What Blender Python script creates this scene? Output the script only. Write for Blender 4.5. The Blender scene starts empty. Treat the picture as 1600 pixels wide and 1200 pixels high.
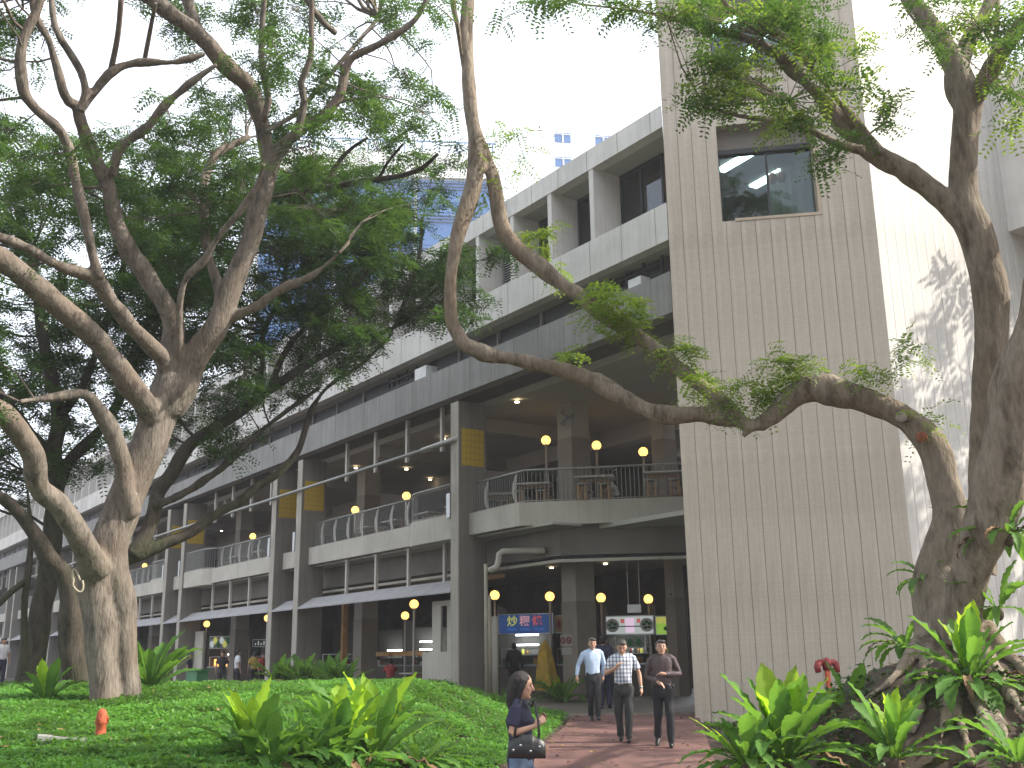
import bpy, bmesh, math, random
import numpy as np
from mathutils import Vector, Matrix, noise as mnoise
rnd = random.Random(7); npr = np.random.RandomState(7)
SC = bpy.context.scene; COL = SC.collection
R = math.radians
# ------------------------------------------------------------------ camera
F_PX = 1649.3; PITCH = R(14.58); ROLL = R(-.825); CAM_H = 1.2
cam = bpy.data.cameras.new('camera'); cam.sensor_width = 36; cam.lens = F_PX/1600*36
cam.clip_start = .1; cam.clip_end = 2000
camo = bpy.data.objects.new('camera', cam); COL.objects.link(camo)
cX = Vector((1,0,0)); cU = Vector((0,-math.sin(PITCH),math.cos(PITCH))); cW = Vector((0,math.cos(PITCH),math.sin(PITCH)))
aX = cX*math.cos(ROLL)+cU*math.sin(ROLL); aU = -cX*math.sin(ROLL)+cU*math.cos(ROLL)
camo.matrix_world = Matrix(((aX.x,aU.x,-cW.x,0),(aX.y,aU.y,-cW.y,0),(aX.z,aU.z,-cW.z,CAM_H),(0,0,0,1)))
SC.camera = camo
# ------------------------------------------------------------------ light
SUN_AZ = R(95); SUN_EL = R(42)
w = bpy.data.worlds.new('World'); SC.world = w; w.use_nodes = True
nt = w.node_tree; bg = nt.nodes['Background']
sky = nt.nodes.new('ShaderNodeTexSky'); sky.sky_type = 'NISHITA'; sky.sun_disc = False
sky.sun_elevation = SUN_EL; sky.sun_rotation = SUN_AZ; sky.air_density = 1.0; sky.dust_density = 4.0; sky.ozone_density = 1.0
hz = nt.nodes.new('ShaderNodeMix'); hz.data_type = 'RGBA'; hz.inputs[0].default_value = .6     # thin white cloud veiling the blue
hz.inputs[7].default_value = (7.6,7.9,8.4,1); nt.links.new(sky.outputs[0], hz.inputs[6])
nt.links.new(hz.outputs[2], bg.inputs[0]); bg.inputs[1].default_value = .12
sl = bpy.data.lights.new('sun', 'SUN'); sl.energy = 3.6; sl.angle = R(.5); sl.color = (1,.93,.82)
so = bpy.data.objects.new('sun', sl); COL.objects.link(so)
sd = Vector((math.sin(SUN_AZ)*math.cos(SUN_EL), math.cos(SUN_AZ)*math.cos(SUN_EL), math.sin(SUN_EL)))
so.rotation_euler = sd.to_track_quat('Z', 'Y').to_euler()
SC.view_settings.view_transform = 'Standard'; SC.view_settings.look = 'None'
SC.view_settings.gamma = 1; SC.view_settings.use_curve_mapping = False
SC.view_settings.exposure = 1.35
SC.cycles.max_bounces = 7; SC.cycles.diffuse_bounces = 4; SC.cycles.glossy_bounces = 3
SC.cycles.transmission_bounces = 4; SC.cycles.transparent_max_bounces = 8
SC.cycles.use_denoising = True
SC.cycles.sample_clamp_indirect = 6

# ------------------------------------------------------------------ helpers
def px(x, y, d):
    """point d metres (horizontally) from the camera in the direction seen at photo position x, y"""
    v = aX*((x-800)/F_PX) + aU*((600-y)/F_PX) + cW
    v = v/math.hypot(v.x, v.y)
    return v*d + Vector((0,0,CAM_H))

def inview(p):
    v = Vector(p)-Vector((0,0,CAM_H)); z = v.dot(cW)
    if z < .5: return False
    x = 800+F_PX*v.dot(aX)/z; y = 600-F_PX*v.dot(aU)/z
    return -40 < x < 1650 and y > -50
BS = 1.055; BX, BY = .236*BS, 28.299*BS; BZ = CAM_H*(1-BS)                         # building frame: x along the facade (away), y outward, z up
YF = R(-35.27); FD = Vector((math.sin(YF), math.cos(YF), 0)); FN = Vector((-math.cos(YF), math.sin(YF), 0))
BROT = math.atan2(FD.y, FD.x)
TX, TY = 3.824, 23.69; TROT = math.atan2(-.169, .9856)   # tower frame: x to the right along the front, y inward
def bw(s, o, z=0): return Vector((BX,BY,BZ)) + (FD*s + FN*o + Vector((0,0,z)))*BS
def bl(p): q = Vector(p)-Vector((BX,BY,0)); return q.dot(FD)/BS, q.dot(FN)/BS

def link(name, me, mat=None, parent=None, smooth=False):
    o = bpy.data.objects.new(name, me); COL.objects.link(o)
    if mat is not None and len(me.materials) == 0:
        for m in (mat if isinstance(mat, (list, tuple)) else [mat]): me.materials.append(m)
    if parent is not None: o.parent = parent
    if smooth: me.polygons.foreach_set('use_smooth', [True]*len(me.polygons))
    return o
def empty(name, loc=(0,0,0), rz=0, label=None, cat=None, group=None):
    o = bpy.data.objects.new(name, None); COL.objects.link(o); o.location = loc; o.rotation_euler = (0,0,rz)
    o.empty_display_size = .1
    tag(o, label, cat, group); return o
def tag(o, label=None, cat=None, group=None, kind=None):
    if label: o['label'] = label
    if cat: o['category'] = cat
    if group: o['group'] = group
    if kind: o['kind'] = kind
    return o

class MB:
    """collects simple shapes into one mesh"""
    def __init__(s): s.v = []; s.f = []; s.m = []; s.cur = 0
    def add(s, vs, fs):
        n = len(s.v); s.v += [tuple(v) for v in vs]; s.f += [tuple(i+n for i in f) for f in fs]; s.m += [s.cur]*len(fs); return s
    def mat(s, i): s.cur = i; return s
    def box(s, x0, x1, y0, y1, z0, z1):
        x0,x1 = min(x0,x1),max(x0,x1); y0,y1 = min(y0,y1),max(y0,y1); z0,z1 = min(z0,z1),max(z0,z1)
        v = [(x0,y0,z0),(x1,y0,z0),(x1,y1,z0),(x0,y1,z0),(x0,y0,z1),(x1,y0,z1),(x1,y1,z1),(x0,y1,z1)]
        return s.add(v, [(0,3,2,1),(4,5,6,7),(0,1,5,4),(1,2,6,5),(2,3,7,6),(3,0,4,7)])
    def prism(s, poly, z0, z1):
        """vertical prism over a counter-clockwise plan polygon"""
        n = len(poly); v = [(p[0],p[1],z0) for p in poly]+[(p[0],p[1],z1) for p in poly]
        return s.add(v, [tuple(range(n-1,-1,-1)), tuple(range(n,2*n))]+[(i,(i+1)%n,n+(i+1)%n,n+i) for i in range(n)])
    def wallpath(s, pts, z0, z1, th):
        """wall of thickness th (to the right of travel) along plan points"""
        P = [Vector((p[0],p[1])) for p in pts]; Q = []
        for i in range(len(P)):
            a = (P[i]-P[i-1]).normalized() if i else (P[1]-P[0]).normalized()
            b = (P[i+1]-P[i]).normalized() if i < len(P)-1 else a
            t = (a+b).normalized(); nrm = Vector((t.y,-t.x)); k = th/max(.4, nrm.dot(Vector((a.y,-a.x))))
            Q.append(P[i]+nrm*k)
        n = len(P); v = []
        for i in range(n): v += [(P[i].x,P[i].y,z0),(P[i].x,P[i].y,z1),(Q[i].x,Q[i].y,z1),(Q[i].x,Q[i].y,z0)]
        f = []
        for i in range(n-1):
            a = 4*i; b = a+4
            for j in range(4): f.append((a+j, a+(j+1)%4, b+(j+1)%4, b+j))
        f.append((0,3,2,1)); f.append((4*n-4,4*n-3,4*n-2,4*n-1))
        return s.add(v, f)
    def tube(s, pts, rs, n=8, cap=True):
        P = [Vector(p) for p in pts]
        if not hasattr(rs, '__len__'): rs = [rs]*len(P)
        prev = None; v = []
        for i, p in enumerate(P):
            t = (P[min(i+1,len(P)-1)]-P[max(i-1,0)]);
            if t.length < 1e-9: t = Vector((0,0,1))
            t.normalize()
            if prev is None:
                a = Vector((0,0,1)) if abs(t.z) < .9 else Vector((1,0,0)); u = t.cross(a).normalized()
            else:
                u = prev - t*prev.dot(t)
                u = u.normalized() if u.length > 1e-6 else t.orthogonal().normalized()
            prev = u; b = t.cross(u)
            for k in range(n):
                an = 2*math.pi*k/n; v.append(p+(u*math.cos(an)+b*math.sin(an))*rs[i])
        f = []
        for i in range(len(P)-1):
            for k in range(n): f.append((i*n+k, i*n+(k+1)%n, (i+1)*n+(k+1)%n, (i+1)*n+k))
        if cap: f.append(tuple(range(n-1,-1,-1))); f.append(tuple(range(len(v)-n, len(v))))
        return s.add(v, f)
    def ell(s, c, r, nu=12, nv=8, rot=None):
        c = Vector(c); v = []; f = []
        for j in range(nv+1):
            th = math.pi*j/nv
            for i in range(nu):
                ph = 2*math.pi*i/nu; q = Vector((r[0]*math.sin(th)*math.cos(ph), r[1]*math.sin(th)*math.sin(ph), r[2]*math.cos(th)))
                if rot is not None: q = rot @ q
                v.append(c+q)
        for j in range(nv):
            for i in range(nu): f.append((j*nu+i, (j+1)*nu+i, (j+1)*nu+(i+1)%nu, j*nu+(i+1)%nu))
        return s.add(v, f)
    def cyl(s, x, y, z0, z1, r, n=12, r1=None): return s.tube([(x,y,z0),(x,y,z1)], [r, r if r1 is None else r1], n)
    def mesh(s, name='m'):
        me = bpy.data.meshes.new(name); me.from_pydata(s.v, [], s.f); me.polygons.foreach_set('material_index', s.m); me.validate(); me.update(); return me
    def build(s, name, mat, parent=None, smooth=False, **kw):
        o = link(name, s.mesh(name), mat, parent, smooth)
        if kw: tag(o, **kw)
        return o
def box(name, mat, parent, *a): return MB().box(*a).build(name, mat, parent)

def remesh(mb, name, voxel, smooth=4, fac=.5):
    """fuse overlapping shapes into one continuous skin"""
    me = mb.mesh(name); o = bpy.data.objects.new(name, me); COL.objects.link(o)
    md = o.modifiers.new('r', 'REMESH'); md.mode = 'VOXEL'; md.voxel_size = voxel; md.use_smooth_shade = True
    if smooth:
        s2 = o.modifiers.new('s', 'SMOOTH'); s2.factor = fac; s2.iterations = smooth
    dg = bpy.context.evaluated_depsgraph_get(); dg.update()
    out = bpy.data.meshes.new_from_object(o.evaluated_get(dg)); bpy.data.objects.remove(o); bpy.data.meshes.remove(me)
    out.name = name; out.materials.clear(); return out

# ------------------------------------------------------------------ materials
def newmat(name):
    m = bpy.data.materials.new(name); m.use_nodes = True; return m, m.node_tree, m.node_tree.nodes['Principled BSDF']
def N(nt, typ, **kw):
    n = nt.nodes.new(typ)
    for k, v in kw.items():
        if k in n.inputs.keys() if isinstance(k, str) else False: n.inputs[k].default_value = v
        else: setattr(n, k, v)
    return n
def ramp(nt, src, stops):
    r = nt.nodes.new('ShaderNodeValToRGB'); e = r.color_ramp.elements
    while len(e) < len(stops): e.new(.5)
    for i, (p, c) in enumerate(stops): e[i].position = p; e[i].color = (*c, 1)
    nt.links.new(src, r.inputs[0]); return r.outputs[0]
def coords(nt, scale=(1,1,1), kind='Object'):
    tc = nt.nodes.new('ShaderNodeTexCoord'); mp = nt.nodes.new('ShaderNodeMapping'); mp.inputs['Scale'].default_value = scale
    nt.links.new(tc.outputs[kind], mp.inputs[0]); return mp.outputs[0]
def noisen(nt, vec, scale, detail=4, rough=.55):
    n = nt.nodes.new('ShaderNodeTexNoise'); n.inputs['Scale'].default_value = scale; n.inputs['Detail'].default_value = detail
    n.inputs['Roughness'].default_value = rough; nt.links.new(vec, n.inputs['Vector']); return n.outputs['Fac']
def mixc(nt, fac, a, b, mode='MIX'):
    m = nt.nodes.new('ShaderNodeMix'); m.data_type = 'RGBA'; m.blend_type = mode
    for s, v in ((m.inputs[0], fac), (m.inputs[6], a), (m.inputs[7], b)):
        if hasattr(v, 'is_linked'): nt.links.new(v, s)
        else: s.default_value = v if not isinstance(v, tuple) else ((*v, 1) if len(v) == 3 else v)
    return m.outputs[2]
def bump(nt, bs, h, strength=.3, dist=.02):
    b = nt.nodes.new('ShaderNodeBump'); b.inputs['Strength'].default_value = strength; b.inputs['Distance'].default_value = dist
    nt.links.new(h, b.inputs['Height']); nt.links.new(b.outputs[0], bs.inputs['Normal'])
def plain(name, c, rough=.6, metal=0, var=.12, vs=3.0, bmp=.1, spec=.4):
    m, nt, bs = newmat(name); v = coords(nt); f = noisen(nt, v, vs)
    lo = tuple(x*(1-var) for x in c); hi = tuple(min(1, x*(1+var)) for x in c)
    nt.links.new(ramp(nt, f, [(.3, lo), (.7, hi)]), bs.inputs['Base Color'])
    bs.inputs['Roughness'].default_value = rough; bs.inputs['Metallic'].default_value = metal; bs.inputs['Specular IOR Level'].default_value = spec
    if bmp: bump(nt, bs, noisen(nt, v, vs*12), bmp, .01)
    return m
def concrete(name, c, streak=.35, rough=.85):
    """weathered concrete with vertical dirt runs and blotches"""
    m, nt, bs = newmat(name); g = coords(nt, (1,1,1))
    big = noisen(nt, g, .9, 6); run = noisen(nt, coords(nt, (5,5,.22)), 1.6, 5, .65); fine = noisen(nt, g, 22, 3)
    base = ramp(nt, big, [(.3, tuple(x*.86 for x in c)), (.7, tuple(min(1,x*1.1) for x in c))])
    dirt = ramp(nt, run, [(.45, (1,1,1)), (.78, (1-streak,1-streak*1.02,1-streak*1.1))])
    c2 = mixc(nt, 1.0, base, dirt, 'MULTIPLY')
    c3 = mixc(nt, 1.0, c2, ramp(nt, fine, [(.3, (.93,.93,.93)), (.7, (1,1,1))]), 'MULTIPLY')
    nt.links.new(c3, bs.inputs['Base Color']); bs.inputs['Roughness'].default_value = rough; bs.inputs['Specular IOR Level'].default_value = .25
    bump(nt, bs, fine, .15, .01); return m
def tilemat(name, c, mort, tw=.1, th=.05, rough=.5):
    """small mosaic wall tiles: u runs round corners, v is height"""
    m, nt, bs = newmat(name); tc = nt.nodes.new('ShaderNodeTexCoord'); sp = nt.nodes.new('ShaderNodeSeparateXYZ'); nt.links.new(tc.outputs['Object'], sp.inputs[0])
    ad = nt.nodes.new('ShaderNodeMath'); nt.links.new(sp.outputs[0], ad.inputs[0]); nt.links.new(sp.outputs[1], ad.inputs[1])
    cb = nt.nodes.new('ShaderNodeCombineXYZ'); nt.links.new(ad.outputs[0], cb.inputs[0]); nt.links.new(sp.outputs[2], cb.inputs[1])
    br = nt.nodes.new('ShaderNodeTexBrick'); br.inputs['Scale'].default_value = 1; br.inputs['Brick Width'].default_value = tw
    br.inputs['Row Height'].default_value = th; br.inputs['Mortar Size'].default_value = .004; br.inputs['Mortar Smooth'].default_value = .3
    br.inputs['Color1'].default_value = (*[x*.96 for x in c],1); br.inputs['Color2'].default_value = (*[min(1,x*1.035) for x in c],1)
    br.inputs['Mortar'].default_value = (*mort,1); br.offset = .0
    nt.links.new(cb.outputs[0], br.inputs['Vector'])
    run = noisen(nt, coords(nt, (3,3,.18)), 1.3, 6, .6); big = noisen(nt, coords(nt), .6, 5)
    g1 = mixc(nt, 1.0, br.outputs[0], ramp(nt, run, [(.38,(1,1,1)),(.72,(.74,.72,.68))]), 'MULTIPLY')
    g2 = mixc(nt, 1.0, g1, ramp(nt, big, [(.3,(.84,.83,.81)),(.65,(1.0,1.0,1.0))]), 'MULTIPLY')
    nt.links.new(g2, bs.inputs['Base Color']); bs.inputs['Roughness'].default_value = rough
    bump(nt, bs, br.outputs['Fac'], -.25, .004); return m
def leafmat(name, c, trans=.45, var=.35, rough=.45, vs=.8):
    m, nt, bs = newmat(name); out = nt.nodes['Material Output']
    f = noisen(nt, coords(nt, kind='Object'), vs, 3); f2 = noisen(nt, coords(nt, kind='Object'), vs*14, 2)
    lo = tuple(x*(1-var) for x in c); hi = tuple(x*(1+var) for x in c)
    c1 = ramp(nt, f, [(.3, lo), (.7, hi)]); c1 = mixc(nt, 1.0, c1, ramp(nt, f2, [(.3,(.75,.8,.7)),(.7,(1.0,1.0,1.0))]), 'MULTIPLY')
    nt.links.new(c1, bs.inputs['Base Color']); bs.inputs['Roughness'].default_value = rough; bs.inputs['Specular IOR Level'].default_value = .3
    tr = nt.nodes.new('ShaderNodeBsdfTranslucent')
    nt.links.new(mixc(nt, 1.0, c1, (1.0,1.0,.45), 'MULTIPLY') if False else mixc(nt, .5, c1, (c[0]*2.2, c[1]*2.0, c[2]*.6)), tr.inputs[0])
    mx = nt.nodes.new('ShaderNodeMixShader'); mx.inputs[0].default_value = trans
    nt.links.new(bs.outputs[0], mx.inputs[1]); nt.links.new(tr.outputs[0], mx.inputs[2]); nt.links.new(mx.outputs[0], out.inputs[0]); return m
def barkmat(name, c, dark, warm, sc=1.0):
    m, nt, bs = newmat(name); v = coords(nt, (sc*3,sc*3,sc*.9)); v2 = coords(nt, (sc,sc,sc))
    a = noisen(nt, v, 2.2, 8, .65); b = noisen(nt, v2, .9, 4); f = noisen(nt, coords(nt,(sc*2,sc*2,sc*.5)), 14, 4)
    c1 = ramp(nt, a, [(.34, dark), (.5, c), (.72, tuple(min(1,x*1.3) for x in c))])
    c2 = mixc(nt, ramp(nt, b, [(.45,(0,0,0)),(.62,(.75,.75,.75))]), c1, warm)
    c3 = mixc(nt, 1.0, c2, ramp(nt, f, [(.3,(.68,.68,.66)),(.65,(1,1,1))]), 'MULTIPLY')
    nt.links.new(c3, bs.inputs['Base Color']); bs.inputs['Roughness'].default_value = .9; bs.inputs['Specular IOR Level'].default_value = .15
    bump(nt, bs, mixc(nt, .5, a, f), 1.0, .05); return m
def glow(name, c, s):
    m, nt, bs = newmat(name); bs.inputs['Base Color'].default_value = (*c,1); bs.inputs['Emission Color'].default_value = (*c,1); bs.inputs['Emission Strength'].default_value = s; return m
def glassmat(name, tint, alpha=.55, rough=.02):
    """reflecting, partly see-through window glass"""
    m, nt, bs = newmat(name); out = nt.nodes['Material Output']
    gl = nt.nodes.new('ShaderNodeBsdfGlossy'); gl.inputs['Roughness'].default_value = rough; gl.inputs['Color'].default_value = (.9,.95,1,1)
    tp = nt.nodes.new('ShaderNodeBsdfTransparent'); tp.inputs[0].default_value = (*tint,1)
    lw = nt.nodes.new('ShaderNodeFresnel'); lw.inputs[0].default_value = 1.5
    ad = nt.nodes.new('ShaderNodeMath'); ad.operation = 'MULTIPLY_ADD'; ad.inputs[1].default_value = 1.0; ad.inputs[2].default_value = alpha
    nt.links.new(lw.outputs[0], ad.inputs[0]); ad.use_clamp = True
    mx = nt.nodes.new('ShaderNodeMixShader'); nt.links.new(ad.outputs[0], mx.inputs[0]); nt.links.new(tp.outputs[0], mx.inputs[1]); nt.links.new(gl.outputs[0], mx.inputs[2])
    nt.links.new(mx.outputs[0], out.inputs[0]); return m

M = {}
M['white_conc'] = concrete('white_concrete', (.68,.655,.61), .16)
M['grey_conc'] = concrete('grey_concrete', (.29,.285,.27), .3)
M['fin'] = tilemat('column_tile', (.23,.21,.185), (.15,.14,.125), .1, .05)
M['fin_edge'] = concrete('column_edge', (.42,.39,.33), .3)
M['parapet'] = concrete('parapet_paint', (.52,.49,.42), .14)
M['soffit'] = plain('soffit_paint', (.42,.40,.36), .9, var=.06, vs=1)
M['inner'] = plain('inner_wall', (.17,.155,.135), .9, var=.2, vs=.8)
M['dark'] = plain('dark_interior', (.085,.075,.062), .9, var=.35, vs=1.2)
M['pillar'] = plain('pillar_paint', (.42,.385,.33), .8, var=.08, vs=1.5)
M['pillar_low'] = plain('pillar_dado', (.31,.27,.225), .8, var=.1, vs=1.5)
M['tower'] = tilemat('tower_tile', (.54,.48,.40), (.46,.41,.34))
M['joint'] = concrete('joint_sealant', (.30,.275,.24), .75)
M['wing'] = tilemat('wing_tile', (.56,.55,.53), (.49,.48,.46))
M['yellow'] = plain('yellow_tile', (.50,.33,.03), .5, var=.15, vs=4)
M['rail'] = plain('rail_metal', (.34,.34,.32), .5, .3, var=.08)
M['post'] = plain('post_paint', (.47,.44,.39), .6, var=.08)
M['awning'] = plain('awning_sheet', (.33,.32,.32), .7, var=.12, vs=2)
M['winframe'] = plain('dark_window_frame', (.03,.032,.035), .5, .2)
M['woodframe'] = plain('tan_window_frame', (.42,.34,.25), .6)
M['brownglass'] = glassmat('brown_glass', (.55,.42,.34), .04)
M['towerglass'] = glassmat('tower_window_glass', (.62,.74,.72), .0)
M['blind'] = plain('brown_blind', (.40,.30,.24), .8)
M['slat'] = plain('louvre_paint', (.62,.62,.62), .5)
M['terrace'] = tilemat('terrace_tile', (.24,.21,.18), (.16,.14,.12), .3, .3)
M['pipe'] = plain('beige_pipe', (.36,.32,.24), .6, var=.15)
M['orange_wood'] = plain('orange_wood', (.36,.19,.06), .6, var=.25)
M['globe'] = glow('lamp_globe', (1.0,.56,.13), 1.15)
M['tube'] = glow('fluorescent', (.85,.95,1.0), 7.0)
M['spot'] = glow('downlight', (1.0,.8,.5), 4.0)
M['steel'] = plain('stainless', (.35,.36,.36), .35, .8)
M['black'] = plain('black_paint', (.012,.012,.013), .6)
M['white'] = plain('white_paint', (.68,.68,.66), .6)
M['leaf_dark'] = leafmat('canopy_leaf', (.042,.095,.024), .38)
M['leaf_mid'] = leafmat('upper_leaf', (.06,.125,.032), .44)
M['leaf_lime'] = leafmat('young_leaf', (.15,.235,.045), .45, .3)
M['bark'] = barkmat('bark_main', (.20,.172,.145), (.085,.072,.06), (.185,.145,.115))
M['bark_dark'] = barkmat('bark_dark', (.085,.072,.058), (.035,.03,.024), (.07,.075,.045))
M['bark_right'] = barkmat('bark_right', (.245,.205,.16), (.10,.08,.058), (.19,.145,.10))
M['soil'] = plain('soil', (.06,.042,.03), .95, var=.5, vs=4, bmp=.6)
M['cover'] = leafmat('ground_cover_leaf', (.115,.27,.05), .40, .6, vs=.7)
M['fern'] = leafmat('fern_frond', (.11,.235,.05), .48, .45, .6, 1.6)
M['fern_new'] = leafmat('young_fern_frond', (.29,.46,.05), .62, .22, .55, 1.6)
M['fern_brown'] = plain('withered_frond', (.17,.10,.05), .8, var=.3)
# ------------------------------------------------------------------ ground
def sm(a, b, t):
    t = max(0., min(1., (t-a)/(b-a))); return t*t*(3-2*t)
def path_z(y): return -.05-.03*(24.6-y)
def lin(t, P):
    for (a, u), (b, v) in zip(P, P[1:]):
        if t <= b: return u+(v-u)*max(0,(t-a)/(b-a))
    return P[-1][1]
PL = [(-10,-3.0),(4,-1.9),(8,-.95),(12,-.52),(15.6,-.22),(17.5,.12),(20,.62),(22,.93),(24.9,1.25),(27,.9)]   # y -> left edge x of the path
PR = [(-10,1.0),(4,1.4),(12,2.3),(15.6,2.78),(20,3.4),(24.5,4.02),(26,4.02)]                                   # right edge
def mound(y): return lin(y, [(-30,-1.05),(0,-.9),(8,-.3),(12,.12),(15,.27),(19,.60),(22,.74),(26,.62),(40,.5)])
def ground_z(x, y):
    s, o = ((x-BX)*FD.x+(y-BY)*FD.y)/BS, ((x-BX)*FN.x+(y-BY)*FN.y)/BS
    pz = path_z(min(y, 24.6)) if y > -10 else path_z(-10)
    xl, xr = lin(y, PL), lin(y, PR)
    if x < (xl+xr)/2:
        k = sm(.15, 3.2, xl-x); z = pz-.02+(mound(y)-pz)*k
        z += .05*mnoise.noise(Vector((x*.6, y*.6, 0)))*sm(.3,1.5,xl-x)
        if s > -7 and y > 18: z = min(z, .02+.16*max(0, o-.9)) if o > 0 else min(z,-.12)
    else:
        k = sm(.1, 2.0, x-xr); base = pz-.12+(-.28-pz+.12)*k if y > 4 else pz-.02
        d2 = ((x-4.45)**2+((y-11.0)*.9)**2); z = base+1.5*math.exp(-d2/(2*1.75**2))*sm(.0,.9,x-xr)
        z += .06*mnoise.noise(Vector((x*1.3, y*1.3, 3)))*sm(.3,1.5,x-xr)
    if xl-.1 < x < xr+.1: z = pz-.08
    if y > 24.55 and xl-.6 < x < 5: z = min(z, -.12)
    return z
def make_ground():
    xs = [-400,-200,-100,-60]+[-40+i*.8 for i in range(38)]+[-9.4+i*.2 for i in range(100)]+[10.8+i*.8 for i in range(30)]+[40,80,200,400]
    ys = [-300,-120,-60]+[-40+i*2 for i in range(20)]+[i*.2 for i in range(170)]+[34+i*2 for i in range(20)]+[90,150,300,600]
    me = bpy.data.meshes.new('ground'); nx, ny = len(xs), len(ys)
    v = [(x, y, ground_z(x,y) if abs(x) < 60 and -50 < y < 80 else -.3) for y in ys for x in xs]
    f = [(j*nx+i, j*nx+i+1, (j+1)*nx+i+1, (j+1)*nx+i) for j in range(ny-1) for i in range(nx-1)]
    me.from_pydata(v, [], f)
    return tag(link('ground', me, M['soil'], smooth=True), kind='structure')
make_ground()
# red paved path
m, nt, bs = newmat('red_paving'); vv = coords(nt)
br = nt.nodes.new('ShaderNodeTexBrick'); br.inputs['Scale'].default_value = 1; br.inputs['Brick Width'].default_value = .22; br.inputs['Row Height'].default_value = .11
br.inputs['Mortar Size'].default_value = .006; br.inputs['Color1'].default_value = (.13,.062,.055,1); br.inputs['Color2'].default_value = (.16,.08,.07,1); br.inputs['Mortar'].default_value = (.09,.06,.052,1)
nt.links.new(vv, br.inputs['Vector']); nz = noisen(nt, vv, 1.1, 6)
nt.links.new(mixc(nt, 1.0, br.outputs[0], ramp(nt, nz, [(.3,(.72,.7,.7)),(.7,(1.1,1.05,1.0))]), 'MULTIPLY'), bs.inputs['Base Color']); bs.inputs['Roughness'].default_value = .75
bump(nt, bs, br.outputs['Fac'], -.3, .004); M['paving'] = m
def make_path():
    ys = [-10+i*.5 for i in range(70)]; ys = [y for y in ys if y < 24.5]+[24.6]
    v = []; f = []
    for y in ys:
        a, b = lin(y, PL), lin(y, PR); z = path_z(y)
        v += [(a,y,z),(b,y,z),(b,y,z-.12),(a,y,z-.12)]
    for i in range(len(ys)-1):
        a = 4*i; f += [(a,a+1,a+5,a+4),(a+1,a+2,a+6,a+5),(a+3,a,a+4,a+7)]
    f.append((4*len(ys)-4,4*len(ys)-3,4*len(ys)-2,4*len(ys)-1))
    me = bpy.data.meshes.new('path'); me.from_pydata(v, [], f); tag(link('path', me, M['paving']), kind='structure')
make_path()
# tiled terrace floor of the food centre, reaching out between tower and flower bed
def terrace():
    a = bw(-3,-3.2); b = bw(4,-14); c = bw(130,-14); d = bw(130,.45); e = bw(-1.8,.45)
    poly = [(1.05,24.6),(TX+.25,24.6),(a.x+.6,a.y),(b.x,b.y),(c.x,c.y),(d.x,d.y),(e.x,e.y)]
    tag(MB().prism(poly, -.16, 0).build('pavement', M['terrace']), kind='structure')
terrace()
# ------------------------------------------------------------------ food centre building
BLD = empty('food_centre', (BX,BY,BZ), BROT, 'long concrete food centre with open upper deck, fin columns and recessed top floor', 'building')
S_END = 112.
BLD.scale = (BS,BS,BS)
def slab(name, mat, o0, o1, z0, z1, parent=None):
    """long member of the building, cut on the skew where it meets the tower"""
    k = -6.10
    return MB().prism([(S_END,o1),(k-o1,o1),(k-o0,o0),(S_END,o0)], z0, z1).build(name, mat, parent or BLD)
pillars = [2.8]+[v for k in range(9) for v in (13.65+13.05*k, 16.0+13.1*k)]      # far edge of each fin, metres along the facade
fin_me = MB().box(-.4,0,-.45,.5,0,8.66).mesh('column'); fin_me.materials.append(M['fin'])
edge_me = MB().box(-.405,.005,.503,.53,0,8.655).mesh('column_edge'); edge_me.materials.append(M['fin_edge'])
ytile = MB().box(0,.0,0,.0,0,0)
ytile = MB().box(-.012,0,0,.148,0,.175).mesh('tile'); ytile.materials.append(M['yellow'])
for i, s in enumerate(pillars):
    o = link('column', fin_me, parent=BLD); o.location = (s,0,-.15)
    e = link('column_edge', edge_me, parent=o)
    if i < 9:
        for a in range(5):
            for b in range(6):
                t = link('tile', ytile, parent=o); t.location = (-.4, -.36+a*.155, 6.62+.15+b*.183)
# fascia beam, running on past the balcony to the tower
slab('fascia', M['grey_conc'], .2, .56, 8.68, 9.66)
fjm = MB().box(0,.02,.557,.565,8.68,9.665).mesh('fascia_joint'); fjm.materials.append(M['joint'])
for k in range(0, 60):
    link('fascia_joint', fjm, parent=BLD).location = (-6+k*1.1,0,0)
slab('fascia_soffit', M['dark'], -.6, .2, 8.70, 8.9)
slab('ceiling_edge', M['soffit'], -.66, -.6, 8.5, 8.72)
# narrow clerestory strip between fascia and band
slab('clerestory', M['winframe'], -.2, -.1, 9.3, 10.42)
cl = MB().box(0,.09,-.1,-.03,9.4,10.4).mesh('mullion'); cl.materials.append(M['grey_conc'])
for k in range(56): link('clerestory_mullion', cl, parent=BLD).location = (-5.2+k*2.1,0,0)
box('added_side_wall', M['inner'], BLD, 1.5, 1.8, -20, -13.0, 0, 13.3)  # unseen wall, added to close the right side against the sun
# open steel casement frames leaning out of the strip
def casement(s0, n):
    f = MB()
    for k in range(n+1): f.box(s0+k*.62, s0+k*.62+.05, .02, .08, 9.66, 10.4)
    for z in (9.7, 9.95, 10.2): f.box(s0, s0+n*.62+.05, .02, .08, z, z+.05)
    f.build('casement', M['winframe'], BLD)
casement(-5.9, 5); casement(5.6, 3); casement(25, 3)
box('air_conditioner', M['white'], BLD, -5.5, -5.05, .1, .4, 9.64, 9.95)
box('air_conditioner', M['white'], BLD, 4.3, 5.0, .1, .5, 9.6, 10.05)
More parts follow.
